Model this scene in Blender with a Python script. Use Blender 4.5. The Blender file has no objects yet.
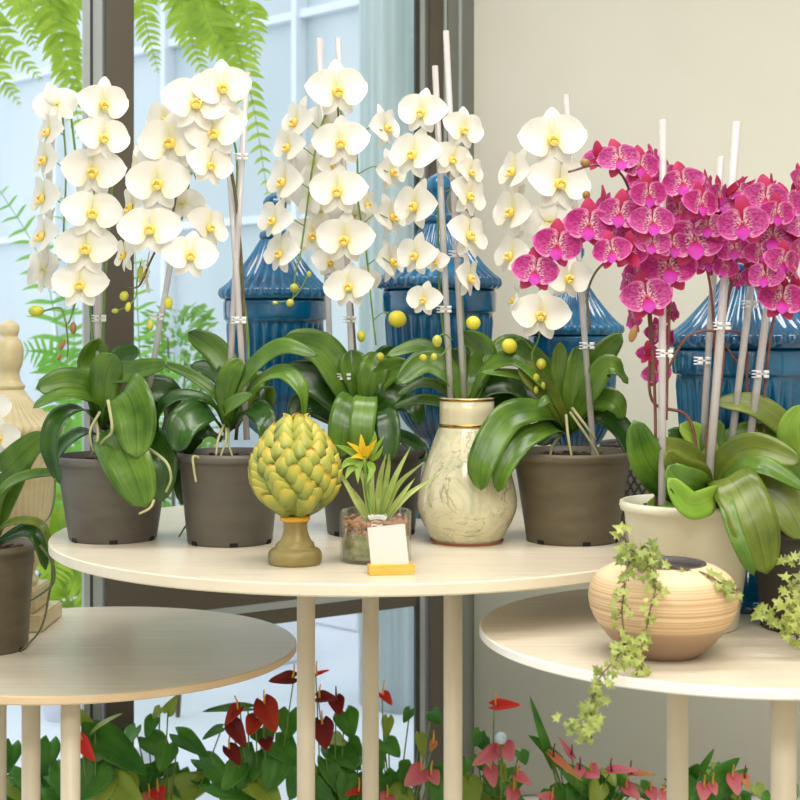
import bpy, bmesh, math, random
from mathutils import Vector, Matrix, Euler, Quaternion
R = random.Random(7)
PI = math.pi
COL = bpy.context.scene.collection
F, HZ, CZ = 1500.0, 330.0, 1.27            # focal length in pixels, horizon row, eye height

def at(px, py, Y):
    return Vector(((px - 400) / F * Y, Y, CZ - (py - HZ) / F * Y))

# ------------------------------------------------------------------ camera
cam_d = bpy.data.cameras.new('camera'); cam = bpy.data.objects.new('camera', cam_d); COL.objects.link(cam)
cam.location = (0, 0, CZ); cam.rotation_euler = (PI / 2, 0, 0)
cam_d.sensor_width = 36; cam_d.lens = 36 * F / 800; cam_d.shift_y = -(400 - HZ) / 800
cam_d.clip_start = .05; cam_d.clip_end = 200
cam_d.dof.use_dof = True; cam_d.dof.focus_distance = 2.6; cam_d.dof.aperture_fstop = 8
sc = bpy.context.scene; sc.camera = cam
sc.view_settings.view_transform = 'Standard'; sc.view_settings.look = 'None'
sc.view_settings.gamma = 1; sc.view_settings.exposure = 0.0; sc.view_settings.use_curve_mapping = False

# ------------------------------------------------------------------ materials
def srgb(r, g, b):
    f = lambda c: (c / 255) / 12.92 if c / 255 <= .04045 else ((c / 255 + .055) / 1.055) ** 2.4
    return (f(r), f(g), f(b), 1)

class NT:
    def __init__(s, name):
        s.m = bpy.data.materials.new(name); s.m.use_nodes = True
        s.t = s.m.node_tree; s.t.nodes.clear()
        s.out = s.n('ShaderNodeOutputMaterial')
    def n(s, typ, **kw):
        nd = s.t.nodes.new(typ)
        for k, v in kw.items():
            if k.startswith('_'): setattr(nd, k[1:], v)
        return nd
    def l(s, a, b): s.t.links.new(a, b)
    def ramp(s, fac, stops, interp='LINEAR'):
        r = s.n('ShaderNodeValToRGB'); cr = r.color_ramp; cr.interpolation = interp
        while len(cr.elements) > 1: cr.elements.remove(cr.elements[-1])
        cr.elements[0].position = stops[0][0]; cr.elements[0].color = stops[0][1]
        for p, c in stops[1:]:
            e = cr.elements.new(p); e.color = c
        s.l(fac, r.inputs[0]); return r.outputs[0]
    def math(s, op, a, b=0.0, c=None):
        m = s.n('ShaderNodeMath', _operation=op)
        for i, v in enumerate((a, b) if c is None else (a, b, c)):
            if hasattr(v, 'is_linked') or hasattr(v, 'links'): s.l(v, m.inputs[i])
            else: m.inputs[i].default_value = v
        return m.outputs[0]
    def mixc(s, fac, a, b, mode='MIX'):
        m = s.n('ShaderNodeMix', _data_type='RGBA', _blend_type=mode)
        for i, v in ((0, fac), (6, a), (7, b)):
            if hasattr(v, 'links'): s.l(v, m.inputs[i])
            else: m.inputs[i].default_value = v
        return m.outputs[2]
    def coord(s, which='Object', scale=(1, 1, 1)):
        tc = s.n('ShaderNodeTexCoord'); mp = s.n('ShaderNodeMapping'); mp.inputs['Scale'].default_value = scale
        s.l(tc.outputs[which], mp.inputs[0]); return mp.outputs[0]
    def noise(s, co, scale, detail=3, rough=.5, dist=0):
        t = s.n('ShaderNodeTexNoise'); s.l(co, t.inputs['Vector'])
        t.inputs['Scale'].default_value = scale; t.inputs['Detail'].default_value = detail
        t.inputs['Roughness'].default_value = rough; t.inputs['Distortion'].default_value = dist
        return t.outputs['Fac']
    def bsdf(s, col, rough=.5, spec=.5, metal=0, coat=0, bump=None, bstr=.2, bdist=.002):
        p = s.n('ShaderNodeBsdfPrincipled')
        if hasattr(col, 'links'): s.l(col, p.inputs['Base Color'])
        else: p.inputs['Base Color'].default_value = col
        if hasattr(rough, 'links'): s.l(rough, p.inputs['Roughness'])
        else: p.inputs['Roughness'].default_value = rough
        p.inputs['Specular IOR Level'].default_value = spec; p.inputs['Metallic'].default_value = metal
        p.inputs['Coat Weight'].default_value = coat; p.inputs['Coat Roughness'].default_value = .06
        if bump is not None:
            b = s.n('ShaderNodeBump'); b.inputs['Strength'].default_value = bstr; b.inputs['Distance'].default_value = bdist
            s.l(bump, b.inputs['Height']); s.l(b.outputs[0], p.inputs['Normal'])
        return p.outputs[0]
    def trans(s, sh, col, fac):
        t = s.n('ShaderNodeBsdfTranslucent'); mx = s.n('ShaderNodeMixShader')
        if hasattr(col, 'links'): s.l(col, t.inputs[0])
        else: t.inputs[0].default_value = col
        mx.inputs[0].default_value = fac; s.l(sh, mx.inputs[1]); s.l(t.outputs[0], mx.inputs[2]); return mx.outputs[0]
    def done(s, sh): s.l(sh, s.out.inputs[0]); return s.m

def mat_noise(name, c1, c2, scale=8, rough=.5, spec=.5, stretch=(1, 1, 1), bstr=0, coat=0, metal=0, bdist=.002):
    t = NT(name); co = t.coord('Object', stretch); n = t.noise(co, scale, 4)
    c = t.ramp(n, [(.3, c1), (.7, c2)])
    return t.done(t.bsdf(c, rough, spec, metal, coat, n if bstr else None, bstr, bdist))

def mat_leaf(name, dark, light, rough=.32, tr=.22, glow=None):
    t = NT(name); uv = t.coord('UV'); sp = t.n('ShaderNodeSeparateXYZ'); t.l(uv, sp.inputs[0])
    d = t.math('ABSOLUTE', t.math('SUBTRACT', sp.outputs[1], .5))
    n = t.noise(t.coord('Object'), 18, 3)
    st = t.noise(t.coord('UV', (1.5, 26, 1)), 1.0, 2)
    c = t.ramp(t.math('ADD', t.math('MULTIPLY', n, .6), t.math('MULTIPLY', st, .4)), [(.35, dark), (.65, light)])
    rib = t.ramp(d, [(0, (1, 1, 1, 1)), (.022, (0, 0, 0, 1))])
    c = t.mixc(t.math('MULTIPLY', rib, .55), c, tuple(v * .45 for v in dark[:3]) + (1,))
    sh = t.bsdf(c, rough, .5, bump=st, bstr=.25, bdist=.001)
    return t.done(t.trans(sh, glow or light, tr))

M = {}
M['leaf_a'] = mat_leaf('orchid_leaf_green', srgb(48, 88, 20), srgb(112, 148, 50), rough=.24, tr=.18)
M['leaf_b'] = mat_leaf('orchid_leaf_deep', srgb(22, 56, 14), srgb(60, 100, 28), rough=.24, tr=.1)
M['leaf_c'] = mat_leaf('orchid_leaf_olive', srgb(78, 98, 28), srgb(132, 146, 52), rough=.26)
M['leaf_l'] = mat_leaf('leaf_lime', srgb(120, 165, 48), srgb(176, 205, 84), tr=.3)
M['anth_leaf'] = mat_leaf('anthurium_leaf', srgb(44, 110, 32), srgb(100, 168, 58), rough=.26, tr=.3)
M['anth_lime'] = mat_leaf('anthurium_young_leaf', srgb(130, 160, 50), srgb(170, 190, 75))
M['brom'] = mat_leaf('bromeliad_leaf', srgb(112, 146, 50), srgb(206, 214, 130), rough=.35)
M['yellow'] = mat_leaf('bromeliad_bract', srgb(244, 206, 30), srgb(255, 226, 70), tr=.3)
M['fern'] = mat_leaf('fern_green', srgb(112, 158, 18), srgb(196, 220, 62), rough=.5, tr=.45)
M['palm'] = mat_leaf('palm_green', srgb(110, 180, 60), srgb(160, 215, 90), rough=.5, tr=.45)
M['bush'] = mat_leaf('bush_green', srgb(80, 145, 50), srgb(150, 200, 80), rough=.5, tr=.4)
M['ivy'] = mat_leaf('ivy_leaf', srgb(84, 112, 34), srgb(196, 204, 112), rough=.4)

def mat_petal(name, inner, outer, edge, tr=.3):
    t = NT(name); uv = t.coord('UV'); sp = t.n('ShaderNodeSeparateXYZ'); t.l(uv, sp.inputs[0])
    st = t.noise(t.coord('UV', (2, 16, 1)), 1.0, 2)
    c = t.ramp(sp.outputs[0], [(0, inner), (.28, outer), (1, edge)])
    sh = t.bsdf(c, .55, .3, bump=st, bstr=.15, bdist=.001)
    return t.done(t.trans(sh, edge, tr))
M['white_petal'] = mat_petal('white_orchid_petal', srgb(228, 220, 146), srgb(238, 233, 222), srgb(243, 239, 231), .26)
def mat_magenta():
    t = NT('magenta_orchid_petal'); uv = t.coord('UV'); sp = t.n('ShaderNodeSeparateXYZ'); t.l(uv, sp.inputs[0])
    d = t.math('ABSOLUTE', t.math('SUBTRACT', sp.outputs[1], .5))
    e = t.math('MAXIMUM', t.math('MULTIPLY', d, 2.0), sp.outputs[0])
    oi = t.n('ShaderNodeObjectInfo')
    big = t.noise(t.coord('UV', (2.2, 2.2, 1)), 1.3, 2)
    n = t.noise(t.coord('UV', (4, 15, 1)), 1.7, 3, .6, .8)
    dk = t.mixc(big, srgb(134, 4, 78), srgb(176, 12, 104)); lt = t.mixc(oi.outputs['Random'], srgb(206, 64, 160), srgb(216, 124, 200))
    vein = t.ramp(n, [(.44, (0, 0, 0, 1)), (.58, (1, 1, 1, 1))])
    c = t.mixc(t.math('MULTIPLY', vein, .62), dk, lt)
    rim = t.ramp(e, [(.84, (0, 0, 0, 1)), (.95, (1, 1, 1, 1))])
    c = t.mixc(t.math('MULTIPLY', rim, .75), c, srgb(232, 132, 188))
    inner = t.ramp(sp.outputs[0], [(.08, (1, 1, 1, 1)), (.36, (0, 0, 0, 1))])
    sp2 = t.ramp(n, [(.47, (0, 0, 0, 1)), (.53, (1, 1, 1, 1))])
    c = t.mixc(t.math('MULTIPLY', inner, sp2), c, srgb(252, 226, 230))
    return t.done(t.trans(t.bsdf(c, .5, .3), srgb(200, 40, 120), .18))
M['mag_petal'] = mat_magenta()
M['mag_sepal'] = mat_petal('magenta_orchid_sepal', srgb(130, 8, 40), srgb(164, 14, 62), srgb(196, 60, 110), .18)
M['mag_back'] = M['mag_sepal']
M['mag_lip'] = mat_petal('magenta_orchid_lip', srgb(150, 6, 50), srgb(196, 22, 150), srgb(216, 90, 206), .2)
M['mag_core'] = mat_noise('magenta_orchid_core', srgb(160, 10, 44), srgb(224, 120, 140), 50, .5)
M['lip_y'] = mat_noise('orchid_lip_yellow', srgb(250, 206, 50), srgb(252, 226, 120), 180, .45)
M['lip_o'] = mat_noise('orchid_lip_orange', srgb(176, 84, 14), srgb(236, 170, 40), 400, .45)
M['bud_g'] = mat_noise('bud_green_yellow', srgb(150, 160, 48), srgb(206, 198, 60), 60, .45)
M['bud_y'] = mat_noise('bud_yellow', srgb(226, 204, 30), srgb(206, 206, 70), 60, .4)
M['bud_m'] = mat_noise('bud_brown_green', srgb(140, 116, 52), srgb(158, 104, 66), 90, .45)
M['stem_g'] = mat_noise('stem_green', srgb(96, 128, 50), srgb(120, 150, 66), 40, .45)
M['stem_b'] = mat_noise('stem_brown', srgb(86, 74, 50), srgb(112, 98, 66), 60, .45)
M['stem_p'] = mat_noise('stem_purple', srgb(98, 50, 42), srgb(132, 84, 62), 60, .45)
M['root'] = mat_noise('aerial_root', srgb(186, 178, 132), srgb(160, 165, 110), 60, .6)
M['root_d'] = mat_noise('aerial_root_dark', srgb(84, 92, 62), srgb(104, 108, 72), 60, .6)
M['pot'] = mat_noise('grey_plastic_pot', srgb(92, 88, 80), srgb(104, 100, 92), 14, .42, .4, (1, 1, 3), .05)
M['pot_b'] = mat_noise('brown_plastic_pot', srgb(94, 86, 68), srgb(112, 102, 82), 14, .42, .4, (1, 1, 3), .05)
M['pot_k'] = mat_noise('dark_plastic_pot', srgb(62, 58, 54), srgb(74, 70, 64), 14, .42)
M['hole'] = mat_noise('drain_hole', srgb(14, 12, 10), srgb(20, 18, 16), 10, .8)
M['pot_w'] = mat_noise('cream_plastic_pot', srgb(226, 222, 196), srgb(236, 232, 208), 8, .4)
M['bark'] = mat_noise('potting_bark', srgb(52, 38, 28), srgb(120, 90, 62), 90, .85, bstr=1, bdist=.01)
M['urn_bl'] = None
def mat_urn(name, c1, c2, rough, coat, warm=None):
    t = NT(name); n = t.noise(t.coord('Object', (1, 1, 3)), 9, 4)
    c = t.ramp(n, [(.3, c1), (.72, c2)])
    n2 = t.noise(t.coord('Object', (1, 1, 1)), 26, 3)
    return t.done(t.bsdf(c, rough, .5, coat=coat, bump=n2, bstr=.12, bdist=.004))
M['urn_bl'] = mat_urn('blue_glaze', srgb(4, 66, 104), srgb(12, 106, 150), .14, .5)
M['urn_be'] = mat_urn('beige_glaze', srgb(200, 182, 136), srgb(218, 203, 162), .4, .15)
M['stake'] = None
def mat_clear(name, tint, tr, rough, dif):
    t = NT(name); g = t.n('ShaderNodeBsdfTransparent'); g.inputs[0].default_value = tint
    p = t.bsdf(dif, rough, .6); mx = t.n('ShaderNodeMixShader'); mx.inputs[0].default_value = 1 - tr
    t.l(g.outputs[0], mx.inputs[1]); t.l(p, mx.inputs[2]); return t.done(mx.outputs[0])
M['stake'] = mat_clear('clear_acrylic_rod', (1, 1, 1, 1), .38, .12, srgb(214, 206, 204))
M['clip'] = mat_clear('clear_plastic_clip', (1, 1, 1, 1), .25, .1, srgb(250, 250, 250))
def mat_glass(name, tint, base=.04, gain=.5):
    t = NT(name); g = t.n('ShaderNodeBsdfTransparent'); g.inputs[0].default_value = tint
    gl = t.n('ShaderNodeBsdfGlossy'); gl.inputs['Roughness'].default_value = .02
    lw = t.n('ShaderNodeLayerWeight'); lw.inputs[0].default_value = .35
    f = t.math('MULTIPLY_ADD', lw.outputs['Facing'], gain, base)
    mx = t.n('ShaderNodeMixShader'); t.l(f, mx.inputs[0]); t.l(g.outputs[0], mx.inputs[1]); t.l(gl.outputs[0], mx.inputs[2])
    return t.done(mx.outputs[0])
M['pane'] = mat_glass('window_glass', (.95, .98, 1, 1), .02, .10)
M['bowl_glass'] = mat_glass('bowl_glass', (.93, .96, .93, 1), .05, .45)
M['table'] = None
def mat_table():
    t = NT('table_laminate'); n = t.noise(t.coord('Object', (1.2, 22, 1)), 3.0, 5)
    c = t.ramp(n, [(.3, srgb(210, 197, 174)), (.7, srgb(223, 212, 191))])
    n2 = t.noise(t.coord('Object'), 5, 3)
    return t.done(t.bsdf(c, t.math('MULTIPLY_ADD', n2, .12, .27), .5, bump=n, bstr=.03, bdist=.001))
M['table'] = mat_table()
M['edge'] = mat_noise('table_edge_band', srgb(224, 211, 186), srgb(230, 218, 195), 12, .45)
M['edge_w'] = mat_noise('table_edge_band_white', srgb(245, 240, 228), srgb(249, 245, 234), 12, .4)
M['edge_t'] = mat_noise('table_edge_band_tan', srgb(222, 192, 152), srgb(230, 202, 164), 12, .45)
M['legp'] = mat_noise('painted_leg', srgb(222, 207, 182), srgb(229, 215, 191), 10, .4)
M['wall'] = mat_noise('cream_plaster', srgb(226, 222, 206), srgb(231, 227, 212), 2.2, .8, .2, (1, 1, 1), .05)
M['ceiling'] = mat_noise('white_ceiling', srgb(236, 234, 226), srgb(242, 240, 232), 2, .8)
M['floor'] = mat_noise('grey_floor', srgb(206, 206, 200), srgb(216, 216, 210), 2, .4)
M['frame'] = mat_noise('dark_window_frame', srgb(78, 71, 60), srgb(86, 78, 66), 3, .4)
M['frame_l'] = mat_noise('light_window_frame', srgb(150, 156, 156), srgb(170, 176, 176), 3, .35)
M['frame_g'] = mat_noise('grey_window_frame', srgb(108, 110, 102), srgb(118, 120, 112), 3, .4)
M['frame_k'] = mat_noise('rubber_seal', srgb(40, 42, 40), srgb(50, 52, 48), 3, .6)
M['ground'] = mat_noise('pale_paving', srgb(222, 226, 238), srgb(240, 242, 250), .8, .8)
M['kerb'] = mat_noise('white_planter', srgb(236, 236, 244), srgb(246, 246, 250), 2, .8)
M['facade'] = mat_noise('pale_glass_cladding', srgb(178, 194, 200), srgb(220, 228, 230), .7, .35, .5, (1, 1, .35))
M['facade_l'] = mat_noise('cladding_bar', srgb(226, 234, 240), srgb(238, 243, 248), 1, .5)
M['column'] = mat_noise('fluted_concrete', srgb(164, 184, 184), srgb(214, 224, 222), 3.2, .7, .3, (6, 6, .25))
M['vase'] = None
def mat_vase():
    t = NT('marbled_ceramic'); co = t.coord('Object')
    sp = t.n('ShaderNodeSeparateXYZ'); t.l(co, sp.inputs[0])
    lim = t.ramp(t.math('SUBTRACT', sp.outputs[2], .9), [(.195, (1, 1, 1, 1)), (.2, (0, 0, 0, 1))])
    c0 = t.ramp(t.noise(co, 6, 3), [(.3, srgb(206, 196, 158)), (.7, srgb(220, 211, 178))])
    blot = t.ramp(t.noise(co, 15, 5, .6, 1.2), [(.46, (0, 0, 0, 1)), (.66, (1, 1, 1, 1))])
    c = t.mixc(t.math('MULTIPLY', t.math('MULTIPLY', blot, .75), lim), c0, srgb(166, 170, 136))
    for sc_, off, st_ in ((9, .5, .8), (16, .47, .6)):
        n = t.noise(co, sc_, 4, .5, 2.2)
        v = t.ramp(t.math('ABSOLUTE', t.math('SUBTRACT', n, off)), [(0, (1, 1, 1, 1)), (.016, (0, 0, 0, 1))])
        msk = t.ramp(t.noise(co, sc_ * 1.1, 2), [(.44, (0, 0, 0, 1)), (.56, (1, 1, 1, 1))])
        c = t.mixc(t.math('MULTIPLY', t.math('MULTIPLY', t.math('MULTIPLY', v, msk), lim), st_), c, srgb(132, 136, 100))
    return t.done(t.bsdf(c, .16, .5, coat=.6))
M['vase'] = mat_vase()
M['gold'] = mat_noise('gold_band', srgb(150, 100, 30), srgb(206, 164, 80), 40, .25, metal=.9)
M['foot'] = mat_noise('brown_foot', srgb(150, 84, 36), srgb(170, 100, 50), 40, .4)
def mat_bowl():
    t = NT('turned_wood'); co = t.coord('Object')
    sp = t.n('ShaderNodeSeparateXYZ'); t.l(co, sp.inputs[0])
    nn = t.noise(co, 4, 3); z = t.math('ADD', sp.outputs[2], t.math('MULTIPLY', nn, .006))
    cmb = t.n('ShaderNodeCombineXYZ'); t.l(z, cmb.inputs[2])
    b = t.noise(cmb.outputs[0], 190, 3, .7)
    stripe = t.ramp(b, [(.42, srgb(188, 148, 106)), (.56, srgb(222, 194, 154))])
    zone = t.ramp(z, [(.0, (0, 0, 0, 1)), (.048, (0, 0, 0, 1)), (.052, (1, 1, 1, 1)), (.112, (1, 1, 1, 1)), (.118, (0, 0, 0, 1))])
    plain = t.ramp(z, [(.03, srgb(156, 128, 104)), (.05, srgb(172, 142, 114)), (.06, srgb(226, 200, 162))])
    c = t.mixc(zone, plain, stripe)
    return t.done(t.bsdf(c, .5, .35, bump=b, bstr=.1, bdist=.001))
M['bowl'] = mat_bowl()
M['bowl_in'] = mat_noise('dark_bowl_lining', srgb(66, 60, 62), srgb(90, 82, 84), 20, .5)
def mat_art():
    t = NT('artichoke_glaze'); uv = t.coord('UV'); sp = t.n('ShaderNodeSeparateXYZ'); t.l(uv, sp.inputs[0])
    n = t.noise(t.coord('Object'), 34, 4)
    f = t.math('ADD', sp.outputs[0], t.math('MULTIPLY', t.math('SUBTRACT', n, .5), .9))
    c = t.ramp(f, [(.1, srgb(104, 116, 48)), (.45, srgb(152, 158, 70)), (.8, srgb(198, 178, 70)), (1, srgb(150, 104, 40))])
    return t.done(t.bsdf(c, .38, .4, bump=n, bstr=.2, bdist=.002))
M['art'] = mat_art()
M['art_base'] = mat_noise('olive_pedestal', srgb(112, 98, 52), srgb(150, 134, 82), 18, .4, .4, (1, 1, 1), .2)
M['art_ring'] = mat_noise('amber_ring', srgb(214, 148, 28), srgb(230, 170, 50), 18, .4)
M['card'] = mat_noise('cream_card', srgb(214, 203, 196), srgb(219, 208, 201), 3, .7)
M['holder'] = mat_noise('yellow_wood', srgb(232, 168, 62), srgb(244, 190, 88), 20, .45, .4, (1, 8, 8))
M['pebble'] = mat_noise('brown_pebbles', srgb(160, 84, 60), srgb(226, 168, 134), 60, .5)
M['moss'] = mat_noise('moss_and_gravel', srgb(96, 124, 44), srgb(196, 176, 130), 70, .8, bstr=1, bdist=.01)
M['lattice'] = mat_noise('dark_metal_lattice', srgb(70, 66, 62), srgb(84, 80, 76), 10, .45)
M['liner'] = mat_noise('pale_liner', srgb(206, 204, 194), srgb(216, 214, 204), 10, .7)
M['sp_red'] = mat_petal('red_spathe', srgb(214, 40, 40), srgb(226, 52, 46), srgb(236, 70, 60), .2)
M['sp_dark'] = mat_petal('maroon_spathe', srgb(92, 22, 26), srgb(122, 30, 30), srgb(150, 44, 34), .15)
M['sp_rust'] = mat_petal('rust_red_spathe', srgb(150, 36, 24), srgb(178, 46, 28), srgb(196, 70, 40), .15)
M['sp_pink'] = mat_petal('pink_spathe', srgb(214, 90, 110), srgb(232, 120, 140), srgb(238, 160, 160), .25)
M['sp_or'] = mat_petal('salmon_spathe', srgb(220, 120, 80), srgb(232, 140, 106), srgb(200, 170, 90), .25)
M['spadix'] = mat_noise('spadix_yellow', srgb(236, 180, 60), srgb(226, 150, 60), 80, .5)
M['spadix_d'] = mat_noise('spadix_dark', srgb(96, 40, 46), srgb(120, 60, 50), 80, .5)
M['ball'] = mat_noise('pale_blue_glass', srgb(150, 196, 220), srgb(236, 246, 252), 60, .08, coat=.6)
M['outpot'] = mat_noise('terracotta', srgb(170, 110, 80), srgb(190, 130, 96), 10, .7)

# ------------------------------------------------------------------ mesh helpers
def finish(name, bm, mats, parent=None, smooth=True, loc=None, solid=0, recalc=True):
    if recalc and len(bm.faces): bmesh.ops.recalc_face_normals(bm, faces=bm.faces[:])
    me = bpy.data.meshes.new(name); bm.to_mesh(me); bm.free()
    for m in (mats if isinstance(mats, (list, tuple)) else [mats]): me.materials.append(m)
    if smooth: me.polygons.foreach_set('use_smooth', [True] * len(me.polygons))
    o = bpy.data.objects.new(name, me); COL.objects.link(o)
    if parent is not None: o.parent = parent
    if loc is not None: o.location = loc
    if solid:
        md = o.modifiers.new('thickness', 'SOLIDIFY'); md.thickness = solid; md.offset = 0
    return o

def thing(name, label, cat, loc=(0, 0, 0), group=None):
    o = bpy.data.objects.new(name, None); COL.objects.link(o); o.location = loc; o.empty_display_size = .05
    o['label'] = label; o['category'] = cat
    if group: o['group'] = group
    return o
def tag(o, label, cat, group=None):
    o['label'] = label; o['category'] = cat
    if group: o['group'] = group
    return o
def struct(o): o['kind'] = 'structure'; return o

def box(bm, c, s, rot=None, mi=0):
    r = bmesh.ops.create_cube(bm, size=1.0)
    mt = Matrix.Translation(c) @ (rot.to_4x4() if rot else Matrix()) @ Matrix.Diagonal((s[0], s[1], s[2], 1))
    bmesh.ops.transform(bm, matrix=mt, verts=r['verts'])
    for v in r['verts']:
        for f in v.link_faces: f.material_index = mi
    return r['verts']

def lathe(bm, prof, n=48, mi=0, c=(0, 0, 0), mod=None, cap=True):
    rings = []
    for k, (r, z) in enumerate(prof):
        ring = []
        for i in range(n):
            a = 2 * PI * i / n; rr = r
            if mod: rr = mod(k, r, z, a)
            ring.append(bm.verts.new((c[0] + rr * math.cos(a), c[1] + rr * math.sin(a), c[2] + z)))
        rings.append(ring)
    for k in range(len(rings) - 1):
        for i in range(n):
            f = bm.faces.new((rings[k][i], rings[k][(i + 1) % n], rings[k + 1][(i + 1) % n], rings[k + 1][i]))
            f.material_index = mi if isinstance(mi, int) else mi(k)
    if cap:
        for ring in (rings[0], rings[-1]):
            f = bm.faces.new(ring); f.material_index = mi if isinstance(mi, int) else mi(0)
    return rings

def crom(pts, m=8):
    pts = [Vector(p) for p in pts]
    if len(pts) < 3: return [pts[0].lerp(pts[-1], i / m) for i in range(m + 1)]
    P = [pts[0] * 2 - pts[1]] + pts + [pts[-1] * 2 - pts[-2]]; out = []
    for i in range(1, len(P) - 2):
        for j in range(m):
            t = j / m
            out.append(.5 * (2 * P[i] + (P[i + 1] - P[i - 1]) * t + (2 * P[i - 1] - 5 * P[i] + 4 * P[i + 1] - P[i + 2]) * t * t
                             + (3 * P[i] - 3 * P[i + 1] + P[i + 2] - P[i - 1]) * t ** 3))
    out.append(pts[-1]); return out

def tube(bm, pts, r, n=6, mi=0, r2=None, m=6, square=False):
    ps = crom(pts, m); rings = []; prev = None
    for k, p in enumerate(ps):
        t = (ps[min(k + 1, len(ps) - 1)] - ps[max(k - 1, 0)]).normalized()
        if prev is None:
            a = Vector((0, 1, 0)) if abs(t.y) < .9 else Vector((1, 0, 0)); s = t.cross(a).normalized()
        else:
            s = (prev - t * prev.dot(t)).normalized()
        prev = s; b = t.cross(s)
        rr = r + ((r2 - r) * k / (len(ps) - 1) if r2 is not None else 0)
        rings.append([bm.verts.new(p + (s * math.cos(2 * PI * i / n) + b * math.sin(2 * PI * i / n)) * rr) for i in range(n)])
    for k in range(len(rings) - 1):
        for i in range(n):
            bm.faces.new((rings[k][i], rings[k][(i + 1) % n], rings[k + 1][(i + 1) % n], rings[k + 1][i])).material_index = mi
    bm.faces.new(rings[0]).material_index = mi; bm.faces.new(rings[-1]).material_index = mi

def ball(bm, c, r, s=(1, 1, 1), mi=0, rot=None, seg=10, ring=7):
    q = bmesh.ops.create_uvsphere(bm, u_segments=seg, v_segments=ring, radius=r)
    mt = Matrix.Translation(c) @ (rot.to_4x4() if rot else Matrix()) @ Matrix.Diagonal((s[0], s[1], s[2], 1))
    bmesh.ops.transform(bm, matrix=mt, verts=q['verts'])
    for v in q['verts']:
        for f in v.link_faces: f.material_index = mi

def ribbon(bm, ps, S, wf, W, fold=.15, nv=6, mi=0, wave=0, cup=0, ph=0):
    """leaf blade along the points ps with side direction S and width profile wf(t)"""
    uvl = bm.loops.layers.uv.verify(); n = len(ps); rows = []
    for k, p in enumerate(ps):
        t = (ps[min(k + 1, n - 1)] - ps[max(k - 1, 0)]).normalized()
        s = (S - t * S.dot(t)).normalized(); nn = s.cross(t); u = k / (n - 1); w = W * wf(u)
        row = []
        for j in range(nv + 1):
            v = 2 * j / nv - 1
            h = fold * w * (abs(v) ** 1.3) + cup * w * v * v
            wv = wave * W * math.sin(u * 9 + ph + (2 if v > 0 else 0)) * v * v
            row.append((bm.verts.new(p + s * (v * w * .5) + nn * (h * .5 + wv)), (u, j / nv)))
        rows.append(row)
    for k in range(n - 1):
        for j in range(nv):
            q = (rows[k][j], rows[k + 1][j], rows[k + 1][j + 1], rows[k][j + 1])
            f = bm.faces.new([x[0] for x in q]); f.material_index = mi; f.smooth = True
            for lp, x in zip(f.loops, q): lp[uvl].uv = x[1]

def w_strap(t):
    b = .42 + .58 * min(1, t / .45) ** .8 if t < .45 else 1
    e = math.sqrt(max(0.0, 1 - ((t - .6) / .4) ** 2)) if t > .6 else 1
    return max(.02, b * e)
def w_blade(t): return max(.02, (.6 + .4 * min(1, t / .3)) * (1 - t ** 2.2))
def w_oval(t): return max(.03, math.sin(PI * min(1, .04 + t * .96)) ** .75)

def leafobj(parent, pts, wpx, mat, tilt=.5, fold=.22, wf=w_strap, name='leaf', th=.0016, seg=7, wave=.015):
    """pts in (px, py, depth) ; tilt 0 = blade faces up, 1 = blade faces the viewer side"""
    ps = crom([at(*p) for p in pts], seg)
    Y = sum(p[2] for p in pts) / len(pts); W = wpx / F * Y
    chord = (ps[-1] - ps[0])
    N = Vector((0, -tilt, 1 - tilt)).normalized()
    S = chord.cross(N)
    if S.length < 1e-5: S = Vector((1, 0, 0))
    S.normalize()
    bm = bmesh.new(); ribbon(bm, ps, S, wf, W, fold, wave=wave, ph=R.random() * 6)
    return finish(name, bm, mat, parent, solid=th, recalc=False)

def local(o, parent):      # keep world-built geometry in place under a thing that sits at its base
    pass

# things are Empties at their base; their geometry is built in world space and moved into the local frame at the end
def settle():
    for o in list(COL.objects):
        if o.parent is None and o.type == 'EMPTY' and o.location.length > 0:
            inv = Matrix.Translation(-o.location)
            for ch in o.children:
                if ch.get('_w'): continue
                ch.matrix_parent_inverse = inv

# ------------------------------------------------------------------ room shell
slope = .69; base_y = 3.955
wd = Vector((1, slope, 0)).normalized(); wn = Vector((slope, -1, 0)).normalized()     # along the window, towards the room
def on_win(px):
    k = (px - 400) / F; Y = base_y / (1 - slope * k); return Vector((k * Y, Y, 0))
def win_x(X): return Vector((X, base_y + slope * X, 0))
wrot = Matrix.Rotation(math.atan2(wd.y, wd.x), 3, 'Z')
def win_box(bm, a, b, z0, z1, depth=.06, off=0.0, mi=0):
    a = on_win(a) if not isinstance(a, Vector) else a; b = on_win(b) if not isinstance(b, Vector) else b
    L = (b - a).length; c = (a + b) / 2 + wn * (off - depth / 2)
    box(bm, (c.x, c.y, (z0 + z1) / 2), (L, depth, z1 - z0), wrot, mi)
def slab(name, pts, z0, z1, m):
    bm = bmesh.new(); bm.faces.new([bm.verts.new((x, y, z1)) for x, y in pts]); g = bmesh.ops.extrude_face_region(bm, geom=bm.faces[:])
    bmesh.ops.translate(bm, vec=(0, 0, z0 - z1), verts=[v for v in g['geom'] if isinstance(v, bmesh.types.BMVert)])
    return struct(finish(name, bm, m, smooth=False))
corner = on_win(474); wl = win_x(-4.4); HR = 3.1
plan = [(-4.4, -2.2), (3.4, -2.2), (3.4, 4.3), (corner.x + .05, 4.3), (corner.x, corner.y), (wl.x, wl.y)]
slab('floor', plan, -.1, 0, M['floor']); slab('ceiling', plan, HR, HR + .1, M['ceiling'])
bm = bmesh.new(); box(bm, (corner.x + 1.7, corner.y + .08, HR / 2), (3.4, .2, HR))
bmesh.ops.bevel(bm, geom=bm.edges[:], offset=.012, segments=3, affect='EDGES')
struct(finish('wall_back', bm, M['wall']))
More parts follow.
